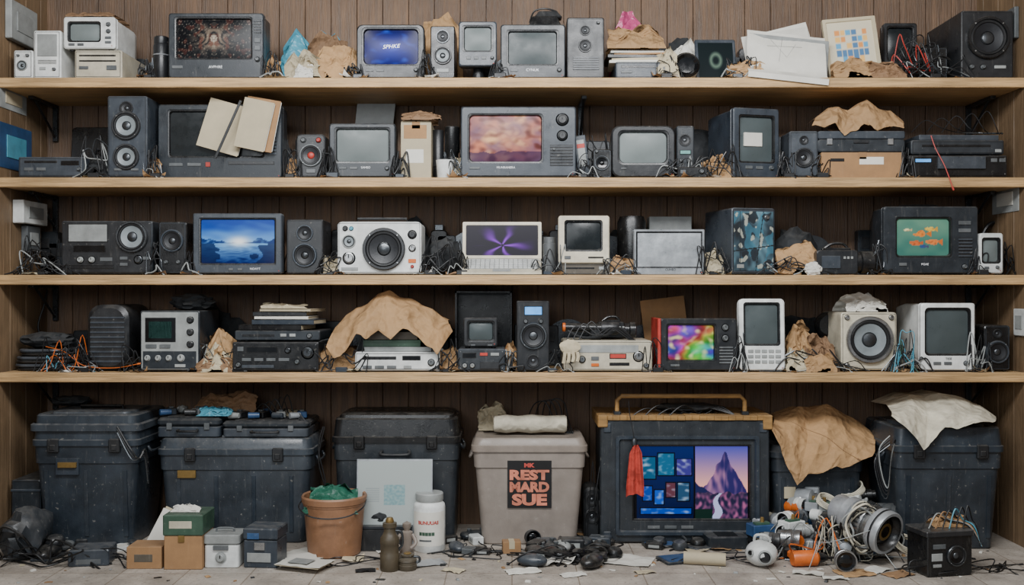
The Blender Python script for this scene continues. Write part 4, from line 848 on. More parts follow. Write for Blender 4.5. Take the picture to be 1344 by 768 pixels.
# =================== FLOOR bins
def bin_(t,dep,m,ml,lidpx,bot=.9,latch=('dark',),hand=True,ribs=3,plate=None,lidm=.012,domed=.02):
    w,h=t.w,t.h;hb=t.lz(lidpx)
    g=G();lp=lambda z,k,i=0:[(p[0],p[1],z) for p in rr(-w/2*k+i+lidm,w/2*k-i-lidm,(dep/2)*(1-k)+i+lidm,dep-(dep/2)*(1-k)-i-lidm,.035,5)]
    g.loft([lp(0,bot,.006),lp(.006,bot),lp(hb*.8,1-(1-bot)*.2),lp(hb*.8+.003,1-(1-bot)*.2,-.006),lp(hb,1,-.004)],m);t.add('body',g)
    for i in range(ribs):
        g=G()
        a=-w*.36+i*(w*.72)/max(1,ribs-1);zz0=.05;zz1=hb*.74
        y0=(dep/2)*(1-bot)+lidm
        g.loft([[(a-.011+q,yy+dy,zz) for q,dy in((0,.004),(.003,-.004),(.019,-.004),(.022,.004))] for zz,yy in((zz0,y0-(y0-lidm)*zz0/hb),(zz1,lidm+(y0-lidm)*(1-zz1/hb)))],m,True,True,False)
        t.add('rib',g)
    g=G();lq=lambda z,i:[(p[0],p[1],z) for p in rr(-w/2+i,w/2-i,i,dep-i,.04,5)]
    g.loft([lq(hb-.012,.002),lq(hb-.012,0),lq(hb+.012,0),lq(hb+.016,.006),lq(h-.012,.014),lq(h-.006,.02),lq(h-.006,.045),lq(h-.012,.055)],ml);t.add('lid',g)
    if domed:
        g=G();lz=lambda z,i:[(p[0],p[1],z) for p in rr(-w/2+i,w/2-i,i,dep-i,.03,4)]
        g.loft([lz(h-.013,.06),lz(h,.066),lz(h,.08)],ml);t.add('lid_panel',g)
    for sx in(-1,1):
        if hand:
            g=G();g.tube([(sx*(w/2-.004),dep*.3,hb-.03),(sx*(w/2+.008),dep*.32,hb-.05),(sx*(w/2+.01),dep*.5,hb-.055),(sx*(w/2+.008),dep*.68,hb-.05),(sx*(w/2-.004),dep*.7,hb-.03)],.006,m,8);t.add('handle',g)
        if latch:
            g=G();g.box(sx*w*.28-.024,sx*w*.28+.024,-.010,.012,hb-.04,hb+.02,latch[0],.004);g.box(sx*w*.28-.012,sx*w*.28+.012,-.014,0,hb-.03,hb-.005,latch[0],.003);t.add('latch',g)
    if plate:
        g=G();x0,x1,a,b,pm=plate;g.box(t.lx(x0),t.lx(x1),-.001+lidm*.6,.03,t.lz(b),t.lz(a),pm,.001);t.add('label_plate',g)
    return t
t=T('storage_bin','tall dark blue-grey plastic bin with stepped lid','bin',38,182,543,y=-.02);bin_(t,.42,'binp','binl',582,.86,plate=(72,102,602,624,'slate'));B1=t
g=G();w=t.w
def lq(z,i):return [(p[0],p[1],z) for p in rr(-w/2+i,w/2-i,i,.42-i,.04,5)]
g.loft([lq(t.lz(566),.002),lq(t.lz(566),-.006),lq(t.lz(558),-.006),lq(t.lz(556),.004)],'binl',False,False);t.add('lid_rim',g)
g=G();g.box(t.lx(76),t.lx(100),-.006,.02,t.lz(614),t.lz(607),'brass',.001);t.add('label_plate',g)
g=G();g.tube([(-w*.2,.2,t.h-.012),(-w*.2,.2,t.h+.012),(w*.2,.2,t.h+.012),(w*.2,.2,t.h-.012)],.008,'black',8,smooth=False);t.add('lid_handle',g)
u=T('cloth_pouch','black flat pouch lying on a bin lid','bag',60,110,530,y=.22,z=B1.top);g=G();g.lump((0,.08,0),u.w,.12,.045,'clothd',6,.3);u.one(g)
for i in range(3):cable([(154,560+i*4,-.03),(172,590+i*6,-.045),(182,602,-.03),(190,590+i*5,.0),(194,606+i*12,.02)],.004,['black','rubber','steel'][i],label='thick black strap hanging from a bin handle')
t=T('storage_bin','wide dark blue-grey plastic storage box with lid','bin',204,410,574,y=.07);bin_(t,.36,'binp','binl',594,.92,ribs=4,plate=(232,256,618,628,'brass'));B2=t
for a,b,hh in((206,288,.085),(292,404,.07)):
    u=T('tool_case','closed dark tool case on a storage box lid','case',a,b,0,y=.09,z=B2.top-.004,group='tool cases on a storage box');w=u.w
    g=G();g.rbox(-w/2,w/2,0,.28,0,hh*.55,'slate',r=.018,axis='z');u.add('base',g);g=G();g.rbox(-w/2-.003,w/2+.003,-.003,.283,hh*.58,hh,'slated',r=.02,axis='z',ch=.01);u.add('lid',g)
    for sx in(-.3,.3):
        g=G();g.box(sx*w-.012,sx*w+.012,-.008,.002,hh*.4,hh*.75,'grey',.002);u.add('latch',g)
    g=G();g.tube([(-w*.15,-.002,hh*.4),(-w*.14,-.02,hh*.35),(w*.14,-.02,hh*.35),(w*.15,-.002,hh*.4)],.005,'black',8);u.add('handle',g)
    g=G();g.box(-w*.38,w*.38,.03,.25,hh-.001,hh+.004,'dark',.003);u.add('lid_panel',g)
for i in range(20):
    px=(216+i*10) if i<8 else (292+(i-8)*9.5);zb=B2.top+(.086 if i<8 else .071);k=['blue','slate','lgrey','dark','silver','blue','black'][i%7]
    t=T('small_part','small plastic part lying on a tool case','part',px-5,px+5,0,y=.12+.05*(i%3),z=zb,group='small parts on a tool case',rot=R.uniform(-30,30));g=G()
    if i%3==0:g.cyl((-.02,.02,.016),(.03,.03,.016),.015,.013,k,14)
    elif i%3==1:g.box(-.022,.022,0,.06,0,.03,k,.004);g.box(-.01,.01,.01,.03,.03,.038,'grey',.002)
    else:g.lump((0,.03,0),.05,.06,.035,k,i,.3)
    t.one(g)
kraft('brown_paper','brown paper crumpled on a tool case',246,336,514,.22,.14,'kraftd',z=B2.top+.076,seed=71)
kraft('plastic_scrap','blue plastic wrapping on a tool case',258,302,534,.1,.08,'cyan',z=B2.top+.088,seed=73,cat='bag')
for i in range(5):cable([(330+i*9,548,.2),(345+i*8,530-i*3,.2),(362+i*6,545,.18),(376+i*4,550,.15),(390,542+i*3,.15),(404,556,.13)],.003,['rubber','rubber','steel','black'][i%4],label='loose black cable on a storage box')
kraft('paper_scrap','small white paper scrap on a tool case',362,396,538,.2,.08,'paperb',z=B2.top+.075,seed=72)
t=T('travel_chest','black plastic chest with arched lid','chest',434,604,548,y=.08);bin_(t,.36,'slated','black',578,.94,ribs=0,latch=('black',));B3=t
g=G();w,h=t.w,t.h;L=[]
for zz_,i in((h-.01,.03),(h+.006,.034),(h+.014,.06),(h+.014,.09)):L.append([(p[0],p[1],zz_) for p in rr(-w/2+i,w/2-i,i,.36-i,.03,4)])
g.loft(L,'black');t.add('lid_arch',g)
g=G();g.tube([(-.06,-.0,t.lz(592)),(-.055,-.03,t.lz(596)),(.055,-.03,t.lz(596)),(.06,0,t.lz(592))],.007,'dark',8);t.add('front_handle',g)
for i in range(2):cable([(424+i*2,560,.0),(418,590+i*14,-.01),(428,640+i*8,.0),(424,690,-.01),(430,710,.0)],.003,'rubber',label='black cable hanging between bins')
t=T('storage_bin','taupe plastic tub with square black and salmon poster','bin',618,772,574,y=.03);bin_(t,.38,'taupe','taupe',590,.86,ribs=0,latch=None,domed=0);B4=t
pl=G()
def fy(zz):return .012+(.19*.14)*(1-zz/t.lz(592))
z0,z1=t.lz(668),t.lz(605)
ang=math.atan2(fy(z0)-fy(z1),z1-z0)
MXp=Matrix.Translation((0,fy(z0)-.003,z0))@Matrix.Rotation(ang,4,'X')
hh=z1-z0;x0,x1=t.lx(666),t.lx(724);cx=(x0+x1)/2;pw=x1-x0
pl.box(x0,x1,-.004,.002,0,hh,'ink',.0005,mx=MXp);ps=t.add('poster',pl)
for s_,za,zb,wf,m_ in(('MK',.86,.95,.24,'inkr'),('REST',.59,.81,.9,'inko'),('MARD',.335,.555,.9,'inko'),('SUE',.05,.30,.8,'inko')):
    txt(t,s_,cx,(za+zb)/2*hh,.06,-.0055,m_,parent=ps,bold=.0032,mx=MXp,fit=(pw*wf,(zb-za)*hh))
u=T('rolled_cloth','rolled cream cloth lying on a tub lid','cloth',642,750,545,y=.12,z=t.top-.004);w=u.w
g=G();g.lathe((-w*.45,.07,.042),[(0,0),(.03,0),(.036,.004),(.042,.06),(.036,.11),(.043,.17),(.037,.24),(.04,w*.9-.01),(.034,w*.9),(.02,w*.9),(.018,w*.86),(0,w*.86)],(1,0,.0),'clothw',20);u.one(g)
kraft('brown_paper','crumpled beige cloth beside a rolled cloth',626,668,528,.26,.12,'paperb',z=t.top-.004,seed=75,cat='cloth')
for i in range(4):cable([(690+i*10,560,.3),(700+i*8,532-i*2,.3),(716+i*8,528,.28),(728+i*6,552,.26),(742+i*3,566,.24)],.003,label='loose black cable behind a rolled cloth')
# big console TV
t=T('console_television','large dark box television with worn wood top, handle and desktop picture','television',788,1010,552,y=.08);w,h=t.w,t.h
tv(t,.34,'slated',(832,984,586,682),p_desk,[],back=.96,mid=.9,cr=.02,rec=.012,inner=.004,res=(200,120),mt='pic_em')
g=G();lp=lambda x0,x1,z0,z1,y:[(p[0],y,p[1]) for p in rr(x0,x1,z0,z1,.012,4)]
a=(t.lx(808),t.lx(996),t.lz(702),t.lz(572))
g.loft([lp(*a,.001),lp(*a,-.012),lp(a[0]+.014,a[1]-.014,a[2]+.014,a[3]-.014,-.012),lp(a[0]+.02,a[1]-.02,a[2]+.02,a[3]-.02,.001)],'slate',False,False,sm=False);t.add('inner_frame',g)
front(t,[('b',850,866,690,694,'grey'),('b',872,888,690,694,'grey'),('b',894,910,690,694,'grey')],-.001)
for px in(797,1002):
    for py in(562,704):
        g=G();g.box(t.lx(px)-.018,t.lx(px)+.018,-.006,.04,t.lz(py)-.022,t.lz(py)+.022,'slate',.005);t.add('corner_guard',g)
g=G();fw=folder(41,9)
for i in range(24):
    xa=-w/2-.01+i*(w+.02)/24;xb=xa+(w+.02)/24;e=.004*fw(i*.11,.3);g.box(xa,xb,-.008+e,.33,h+.001,h+.022+e*.5,'woodl',.0015)
g.box(-w/2-.012,-w/2+.032,-.012,.34,h-.030,h+.024,'woodl',.004);g.box(w/2-.030,w/2+.012,-.012,.34,h-.040,h+.024,'woodl',.004);t.add('wood_top',g)
g=G();hz=t.lz(521);x0,x1=t.lx(811),t.lx(980)
g.tube([(x0,.04,h+.02),(x0,.04,hz-.02),(x0+.02,.04,hz),(x1-.02,.04,hz),(x1,.04,hz-.02),(x1,.04,h+.02)],.010,'woodl',10,smooth=False);g.box(x0-.016,x0+.016,.02,.06,h+.02,h+.038,'steel',.003);g.box(x1-.016,x1+.016,.02,.06,h+.02,h+.038,'steel',.003);t.add('handle',g)
zt=t.b+h+.026
u=T('tool_roll','dark cloth items lying on a wooden television top','cloth',850,970,538,y=.14,z=zt);g=G();g.lump((0,.08,0),.3,.14,.035,'clothd',3,.4,2.5);u.one(g)
for i in range(4):cable([(830+i*16,546,.1),(850+i*16,536-i%2*4,.12),(886+i*12,544,.15),(920+i*8,534,.16),(965,545,.12)],.003,label='loose cable on a wooden television top')
u=T('red_tag','dull red cloth hanging limp by a string from a handle','cloth',822,848,584,y=.04,z=0);u.loc=(X(833,.03),.03,Z(650,.04));g=G();ff=folder(4,2.5)
def fn(a,b):
    ww=(.040-.016*max(0,b-.2)/.8)*(1 if b<.85 else 1-(b-.85)*4);ww=max(.008,ww);s=(a-.5)*2
    return (s*ww+.005*b,-.010+.009*math.sin(s*7+b*1.5)*(1-b*.4)+.003*ff(a,b),b*.225+.008*math.cos(s*2.2)*(1-b))
g.grid(fn,24,24,'clothr',True);u.add('drape',g);g=G();g.tube([(0,-.003,.21),(-.006,-.006,.27),(-.02,.02,.36),(-.02,.06,.41)],.002,'rubber');u.add('string',g);g=G();g.lathe((-.002,.0,.218),[(0,0),(.012,.004),(.014,.02),(.008,.035),(0,.036)],(0,0,1),'steel',12);u.add('clip',g)
t=T('storage_bin','dark plastic bin covered with kraft paper','bin',1012,1138,584,y=.12);bin_(t,.32,'binp','binl',598,.92,ribs=2,plate=(1030,1045,640,655,'flatb'),hand=False);B5=t
u=T('bag','lumpy black bag under kraft paper on a bin','bag',1030,1130,554,y=.18,z=t.top-.004);g=G();g.lump((0,.12,0),u.w,.2,.055,'clothd',2,.1);u.one(g)
capsheet('brown_paper','large creased kraft paper sheet draped over a bin','paper',[(1016,546),(1032,540),(1048,534),(1066,536),(1084,532),(1100,540),(1114,546),(1130,556),(1146,570)],[(1010,564),(1022,584),(1030,606),(1044,634),(1062,624),(1080,622),(1098,612),(1120,612),(1144,600)],.07,.28,.42,'kraft',88,.014,z=B5.top,n=80,group='crumpled wrapping paper',fr=4)
cable([(1036,552,.05),(1060,564,.035),(1085,574,.025),(1105,590,.025),(1125,602,.03)],.0015,'card',label='brown string tied over kraft paper')
t=T('storage_bin','large dark blue-grey bin with white cloth on its lid','bin',1174,1322,560,y=-.05);bin_(t,.44,'binp','binl',590,.88,ribs=3);B6=t
capsheet('white_cloth','crumpled off-white cloth draped over a bin lid','cloth',[(1164,530),(1180,524),(1196,518),(1214,520),(1232,516),(1252,520),(1270,526),(1286,532),(1302,546)],[(1168,546),(1182,556),(1196,570),(1212,590),(1224,580),(1240,562),(1256,564),(1276,554),(1302,554)],-.085,.15,.36,'clothw',93,.012,z=B6.top,n=70,fine=.7,fr=3.6)
for i in range(4):cable([(1168,572+i*4,-.02),(1154-i*2,590+i*5,-.02),(1158,625+i*8,-.03),(1166,640+i*3,-.04),(1170,600,-.05),(1174,582,-.07)],.003,['lgrey','rubber','rubber','steel','rubber'][i],label='cable hanging from a bin handle')
t=T('storage_case','small black plastic case by the wall','case',4,34,630,y=.05);t.loc=(-2.15,.05,0);t.w=.13;cab(t,.3,'slated',[],r=.01,ft=False);g=G();g.box(-.067,.067,-.004,.304,t.h*.82,t.h*.86,'slate',.002);t.add('rim',g)
t=T('bag','soft black bag slumped on the floor','bag',-16,42,676,y=-.28);g=G();g.lump((0,.14,0),t.w,.26,t.h,'slated',14,.35,2);t.add('body',g);g=G();g.tube([(-.06,.02,.1),(-.02,-.01,.16),(.05,.0,.12),(.08,.05,.04)],.006,'black',8);t.add('strap',g)
t=T('shoe','worn dark shoe lying on the floor by a bag','shoe',36,70,708,y=FY(738));g=G();g.lump((0,.07,0),.1,.16,.055,'black',4,.12,2);g.lump((.01,.11,.03),.08,.08,.06,'dark',5,.1,2);g.box(-.045,.045,.0,.145,0,.012,'slate',.005);t.one(g)
t=T('power_brick','dark slate power brick lying tilted on the floor','adapter',90,142,713,y=FY(744),rot=8);g=G();g.rbox(-t.w/2,t.w/2,0,.14,0,t.h*.7,'slate',r=.01);g.box(-t.w*.3,t.w*.3,-.001,.001,.01,.03,'grey',0);t.one(g)
t=T('bag','short slumped black pouch on the floor','bag',28,84,706,y=FY(722)-.12);g=G();g.lump((0,.06,0),t.w,.1,.06,'clothd',8,.2);t.one(g)
for i in range(10):loopy(0,150,705,745,-.22,500+i,label='black cable lying on the tiled floor',dy=.14,r=R.choice([.0025,.0038]))
# left floor boxes
t=T('wooden_box','small brown wooden box on the floor','box',166,212,718,y=FY(747));carton(t,.12,'card',False,False);front(t,[('p','label_sticker',176,200,728,738,'olive',.001)])
t=T('letters','leaning white envelopes behind a wooden box','paper',184,240,672,y=FY(728),ry=25,rx=-12);t.loc=(t.loc[0],t.loc[1],.02);g=G();g.box(-.075,.075,0,.006,0,.16,'flatp',.001);g.box(-.07,.08,.008,.012,.01,.17,'flatb',.001);t.one(g)
t=T('tool_box','small wooden box with green metal lid','box',215,265,676,y=FY(748));w,h=t.w,t.h;g=G();g.box(-w/2,w/2,0,.16,0,h*.62,'card',.003);t.add('box_body',g);g=G();g.box(-w/2-.004,w/2+.004,-.004,.164,h*.62,h,'green',.004);t.add('lid',g);front(t,[('p','label_sticker',222,252,684,694,'beige',.005),('b',234,242,703,712,'brass')],-.0)
kraft('paper_scrap','white torn paper on a green box lid',222,262,664,FY(748)+.04,.08,'paper',z=t.h+.001,seed=81)
t=T('lunch_box','small white plastic box with handle','box',268,313,700,y=FY(746));w,h=t.w,t.h;g=G();g.rbox(-w/2,w/2,0,.12,0,h*.66,'white',r=.012,axis='z');t.add('body',g);g=G();g.rbox(-w/2-.004,w/2+.004,-.004,.124,h*.68,h*.95,'lgrey',r=.014,axis='z',sc=1);t.add('lid',g);front(t,[('b',280,300,716,722,'grey'),('k',290,732,6,'lgrey')],-.004);g=G();g.tube([(-w*.25,.06,h*.94),(-w*.22,.06,h*1.05),(w*.22,.06,h*1.05),(w*.25,.06,h*.94)],.004,'grey',8);t.add('handle',g)
t=T('cash_box','small blue-grey metal box with latch','box',319,364,694,y=FY(746),rot=-6);w,h=t.w,t.h;g=G();g.box(-w/2,w/2,0,.13,0,h*.7,'slate',.004);t.add('body',g);g=G();g.box(-w/2-.003,w/2+.003,-.003,.133,h*.72,h,'slate',.005);t.add('lid',g);front(t,[('b',334,348,712,722,'metal'),('p','label_sticker',324,356,726,738,'lgrey',.001),('p','label_sticker',324,340,700,708,'blue',.001)],-.003)
for i,(a,b,by,rt) in enumerate([(350,420,754,-20),(350,416,744,15),(358,416,734,-35)]):
    t=T('booklet','printed paper booklet lying on the floor','booklet',a,b,0,y=FY(by),rot=rt,z=.001+.009*(2-i) if i else .022,group='booklets on the floor');g=G();g.grid(lambda u,v:((u-.5)*.21,.02+v*.14,.002+.006*abs(N(u,v,3,i))+.02*max(0,u-.75)),8,6,'flatp',True);g.box(-.1,.1,.02,.15,0,.002,'flatb',.0005);t.one(g)
    if i==0:
        g=G();g.box(-.06,.03,.05,.12,.0085,.0095,'lgrey',0);o=t.add('printed_picture',g)
# bucket
t=T('bucket','worn tan-brown plastic bucket with a handle','bucket',388,476,656,y=FY(736)-.0);r=t.w/2;h=t.h
g=G();g.lathe((0,r*.9,0),[(0,0),(r*.76,0),(r*.8,.006),(r*.93,h*.84),(r*.95,h*.845),(r*.95,h*.87),(r*.98,h*.88),(r*1.0,h*.97),(r*.97,h),(r*.92,h*.98),(r*.86,h*.7),(0,h*.7)],(0,0,1),'terra',36);t.add('body',g)
g=G();g.tube([(-r*.98,r*.9,h*.9),(-r*.97,r*.3,h*.84),(-r*.6,-r*.08,h*.74),(0,-r*.16,h*.7),(r*.6,-r*.08,h*.74),(r*.97,r*.3,h*.84),(r*.98,r*.9,h*.9)],.003,'steel',8);t.add('handle',g)
kraft('green_cloth','crumpled green cloth in a bucket',398,468,638,FY(736)+.04,r*1.5,'teal',z=h*.72,seed=17,cat='cloth',group='crumpled green cloth')
# white board
t=T('printed_board','pale grey board with small blue print leaning on a chest','sign',467,567,604,y=-.035,rx=-5);w=t.w;h=t.h;g=G();g.box(-w/2,w/2,0,.008,.0,h-.0,'silver',.001);t.add('board',g);t.add('print',picture('print',-w/2+.006,w/2-.006,-.0008,h*.28,h-.008,p_sheet,mt='pic_print',bulge=0,nx=80,ny=60))
t=T('wooden_crate','low dark crate holding tools','box',470,540,684,y=FY(724));g=G();g.box(-t.w/2,t.w/2,0,.1,0,.095,'dark',.004);g.box(-t.w/2-.003,t.w/2+.003,-.003,.103,.095,.11,'slated',.003);t.add('box_body',g)
u=T('tool_pouch','dark tool pouch with items on a low crate','bag',476,520,660,y=FY(724)+.02,z=.111);g=G();g.lump((0,.04,0),.1,.07,.06,'clothd',4,.4);g.cyl((.02,.03,.02),(.05,.02,.09),.008,.006,'grey');g.cyl((-.02,.03,.02),(-.04,.02,.1),.006,.005,'card');u.one(g)
for a,b,tp,by,m in((497,523,682,752,'olive'),(521,546,728,751,'olive')):
    t=T('metal_flask','worn brown metal flask standing on the floor','flask',a,b,tp,y=FY(by));r=t.w/2;h=t.h
    g=G();g.lathe((0,r,0),[(0,0),(r*.9,0),(r,.01),(r,h*.3),(r*.94,h*.32),(r*.94,h*.5),(r,h*.52),(r*.95,h*.62),(r*.72,h*.68),(r*.6,h*.74),(r*.6,h*.81),(r*.72,h*.82),(r*.72,h*.9),(0,h*.92)],(0,0,1),m,20);t.add('body',g)
    g=G();g.lathe((0,r,h*.9),[(0,0),(r*.4,0),(r*.44,h*.04),(r*.3,h*.1),(0,h*.1)],(0,0,1),'brass',12);t.add('cap',g)
    g=G();g.tube([(r*.6,r,h*.75),(r*1.2,r,h*.72),(r*1.3,r,h*.5),(r*.95,r,h*.4)],.005,'steel',8);t.add('handle',g)
t=T('figurine','small weathered clay figure on the floor','figurine',522,544,694,y=FY(738));g=G();g.lathe((0,.03,0),[(0,0),(.028,0),(.032,.03),(.022,.07),(.028,.1),(.024,.12),(.012,.125),(.012,.13),(.018,.14),(.018,.155),(0,.165)],(0,0,1),'taupe',16);g.tube([(.025,.02,.11),(.04,.0,.08),(.02,-.01,.06)],.008,'taupe',8);g.tube([(-.025,.02,.11),(-.04,.0,.08),(-.02,-.01,.06)],.008,'taupe',8);t.one(g)
t=T('plastic_jar','white plastic jar with red and green printed label','jar',541,583,650,y=FY(727));r=t.w/2;h=t.h
g=G();g.lathe((0,r,0),[(0,0),(r*.92,0),(r,.008),(r,h*.76),(r*.96,h*.81),(r*.8,h*.85),(r*.8,h*.88),(0,h*.88)],(0,0,1),'white',32);t.add('body',g)
g=G();g.lathe((0,r,h*.865),[(0,0),(r*.86,0),(r*.88,.004),(r*.88,h*.12),(r*.84,h*.135),(0,h*.135)],(0,0,1),'lgrey',28);t.add('lid',g)
def band(g,z0,z1,a0,a1,m):g.grid(lambda u,v:(r*1.01*math.sin(a0+(a1-a0)*u),r-r*1.01*math.cos(a0+(a1-a0)*u),z0+(z1-z0)*v),12,2,m,True)
g=G();band(g,h*.12,h*.7,-1.2,1.2,'flatp');t.add('label',g)
def wrap(s_,zc,size,m,sx=1):
    o=txt(t,s_,0,zc,size,0,m,bold=.0008,sx=sx)
    for v in o.data.vertices:
        a=v.co.x/r;v.co=Vector((r*1.02*math.sin(a),r-r*1.02*math.cos(a)+v.co.y,v.co.z))
wrap('BUNUUAS',h*.52,.020,'inkr');g=G();band(g,h*.3,h*.36,-.6,.4,'green');t.add('label_band',g);g=G();band(g,h*.2,h*.23,-.6,.2,'grey');t.add('label_band',g)
t=T('small_speaker','black oval speaker standing between bins','speaker',766,788,640,y=.14);g=G();w,h=t.w,t.h;g.rbox(-w/2,w/2,0,.16,0,h,'dark',r=.03,ch=.01);t.add('body',g);front(t,[('v',777,656,8),('v',777,678,9)])
# floor debris kinds
def FT(name,label,cat,x0,x1,by,rot=0,h=.03,group=None,z=None):
    t=T(name,label,cat,x0,x1,0,y=FY(by),rot=rot,group=group,z=z);t.h=h;return t
def mouse(px,by,rot,m='dark',s=1,z=None):
    t=FT('computer_mouse','dark computer mouse lying on the floor','mouse',px-10,px+10,by,rot,group='computer mice on the floor',z=z);g=G();g.lump((0,.045*s,0),.06*s,.1*s,.04*s,m,1,.04,1);t.add('body',g);g=G();g.box(-.002,.002,.01*s,.03*s,.03*s,.041*s,'grey',.0005);t.add('wheel',g)
def brick(px,by,rot,m='black',w=.07,d=.05,h=.035,z=None):
    t=FT('power_adapter','boxy power adapter on the floor','adapter',px-8,px+8,by,rot,group='adapters on the floor',z=z);g=G();g.box(-w/2,w/2,0,d,0,h,m,.005);g.box(-w*.3,w*.3,-.001,.001,h*.3,h*.7,'lgrey' if m!='lgrey' else 'dark',0);g.tube([(w/2,d/2,h/2),(w/2+.02,d/2,h*.4),(w/2+.05,d/2+.02,.005),(w/2+.03,d/2-.03,.005)],.003,'rubber');t.one(g)
def phone(px,by,rot,m='black',w=.07,d=.13,sc='screenb',nm='mobile_phone',lb='black mobile phone lying face up',z=None):
    t=FT(nm,lb,'phone',px-8,px+8,by,rot,z=z);g=G();g.rbox(-w/2,w/2,0,d,0,.012,m,r=.008,axis='z',ch=.002);t.add('body',g);g=G();g.box(-w/2+.005,w/2-.005,.012,d-.012,.0115,.0128,sc,.0003);t.add('screen',g)
def sheetp(px,by,rot,w=.15,d=.11,m='flatp',lb='flat paper sheet lying on the floor'):
    t=FT('paper_sheet',lb,'paper',px-8,px+8,by,rot,group='paper sheets on the floor');s_=R.random()*9;g=G();g.grid(lambda u,v:((u-.5)*w,v*d,.002+.012*abs(N(u,v,2.5,s_))),8,8,m,False);t.one(g)
def lens(px,by,rot,r,L,m='steel',ring='lgrey',name='camera_lens',label='metal camera lens lying on the floor',z=None):
    t=FT(name,label,'lens',px-8,px+8,by,rot,z=z);g=G();g.lathe((0,L,r),[(0,0),(r*.8,0),(r*.82,L*.15),(r*.95,L*.18),(r*.95,L*.45)],(0,-1,0),m,28);t.add('barrel',g)
    g=G();g.lathe((0,L,r),[(r*.95,L*.44),(r,L*.46),(r,L*.62),(r*.95,L*.64),(r*.9,L*.7),(r*.98,L*.78),(r*.98,L),(r*.88,L),(r*.84,L*.93)],(0,-1,0),ring,28);t.add('focus_ring',g)
    g=G();g.lathe((0,L,r),[(r*.86,L*.93),(r*.6,L*.86),(r*.55,L*.88),(r*.3,L*.93),(0,L*.95)],(0,-1,0),'screenb',28);t.add('glass',g);return t
def pad(px,by,rot,m='dark',z=None):
    t=FT('game_controller','dark game controller lying on the floor','controller',px-12,px+12,by,rot,group='game controllers on the floor',z=z);g=G();g.lump((0,.04,0),.13,.06,.035,m,1,.03,1)
    for sx in(-1,1):g.lump((sx*.05,.02,0),.05,.08,.035,m,2,.03,1)
    t.add('body',g)
    for sx in(-1,1):
        g=G();g.cyl((sx*.03,.035,.03),(sx*.03,.035,.045),.009,.011,'grey',12);t.add('thumbstick',g)
def cassette(px,by,rot,m='slated',z=None):
    t=FT('video_cassette','black video cassette with paper label on the floor','cassette',px-12,px+12,by,rot,group='video cassettes on the floor',z=z);g=G();g.box(-.06,.06,0,.07,0,.018,m,.002);t.add('case',g);g=G();g.box(-.035,.035,.01,.05,.0175,.0188,'flatp',.0002);t.add('label',g)
def phones(px,by,rot,m='black',z=None):
    t=FT('headphones','dark headphones lying on the floor','headphones',px-12,px+12,by,rot,group='headphones on the floor',z=z);g=G();g.tube([(-.05,.02,.025),(-.055,.07,.03),(0,.12,.035),(.055,.07,.03),(.05,.02,.025)],.006,m,8);t.add('headband',g)
    for sx in(-1,1):
        g=G();g.lathe((sx*.05,.02,.004),[(0,0),(.028,0),(.034,.008),(.034,.02),(.024,.034),(0,.036)],(0,-.2,1),m);t.add('ear_cup',g)
mouse(604,728,20,'slate',1.1);mouse(664,706,0);mouse(741,738,40,'black',1.4);mouse(768,750,-30,'black',1.4);mouse(716,745,70,'slate',1.3)
brick(592,714,30);brick(706,736,-20,w=.1,d=.07,h=.04);pad(724,727,15);brick(752,724,0,'dark',.1,.07,.05);cassette(738,714,30);brick(786,718,-15,'slate',.1,.07,.04);phones(795,734,20)
t=FT('cardboard_box','tiny tan cardboard box on the floor','box',660,684,727,5,h=.05);g=G();g.box(-t.w/2,t.w/2,0,.06,0,.05,'card',.002);g.box(-.012,.012,-.001,.061,.02,.051,'flatb',.0003);t.one(g)
sheetp(816,743,-18,.22,.16,'flatp','white booklet page lying on the floor');sheetp(690,754,15,.14,.08);sheetp(566,744,25,.15,.1,'silver','pale printed sheet on the floor');sheetp(640,714,0,.12,.08,'flatb');sheetp(480,752,10,.08,.05,'ink','dark printed card on the floor');sheetp(590,752,-30,.09,.06,'flatb');sheetp(730,718,-12,.12,.08,'flatp');sheetp(756,758,22,.1,.06)
sheetp(1130,758,12,.14,.1,'kraft','small kraft paper piece on the floor');sheetp(1098,762,-8,.1,.05,'flatp');sheetp(1190,758,30,.12,.08,'card','small cardboard scrap on the floor');sheetp(850,754,20,.08,.05,'flatb');sheetp(1060,756,-20,.12,.06,'flatp');sheetp(1160,752,40,.13,.08,'flatp')
phone(868,738,-72,'slated',.12,.22,'blue','tablet','blue-faced tablet lying on the floor');phone(905,722,-60,'slate',.1,.18,'slated','tablet','dark tablet lying on the floor')
phone(845,718,-80,'dark',.08,.15,'blue');brick(880,712,10,'blue',.09,.06,.04);brick(858,722,-20,'black',.08,.05,.03)
t=FT('keyboard_unit','dark grey flat handheld console on the floor','console',930,984,722,4);w=t.w;g=G();g.rbox(-w/2,w/2,0,.13,0,.055,'slated',r=.02,axis='z');t.add('body',g);g=G();g.box(-w*.25,w*.25,.02,.11,.054,.057,'screenb',.0005);t.add('screen',g)
t=FT('cardboard_tube','short cream cardboard tube lying on the floor','tube',896,950,744);g=G();g.lathe((-.08,.03,.026),[(0,0),(.02,0),(.026,0),(.026,.17),(.02,.17),(.019,.15),(0,.15)],(1,.0,-.0),'flatb',20,Matrix.Rotation(math.radians(-12),4,'Z'));t.one(g)
t=FT('white_gadget','rounded white plastic gadget with dark round openings','gadget',976,1018,748,-20);g=G();g.lump((0,.06,0),.13,.12,.105,'white',3,.04,1);t.add('body',g)
g=G();g.lathe((.02,.008,.05),[(.028,0),(.028,.008),(.022,.010),(.018,.004,'black'),(0,.005,'black')],(.15,-1,.1),'lgrey',20);t.add('opening',g)
g=G();g.lathe((-.035,.014,.062),[(.014,0),(.014,.007),(.010,.008),(.008,.003,'black'),(0,.004,'black')],(-.4,-1,.2),'lgrey',16);t.add('opening',g)
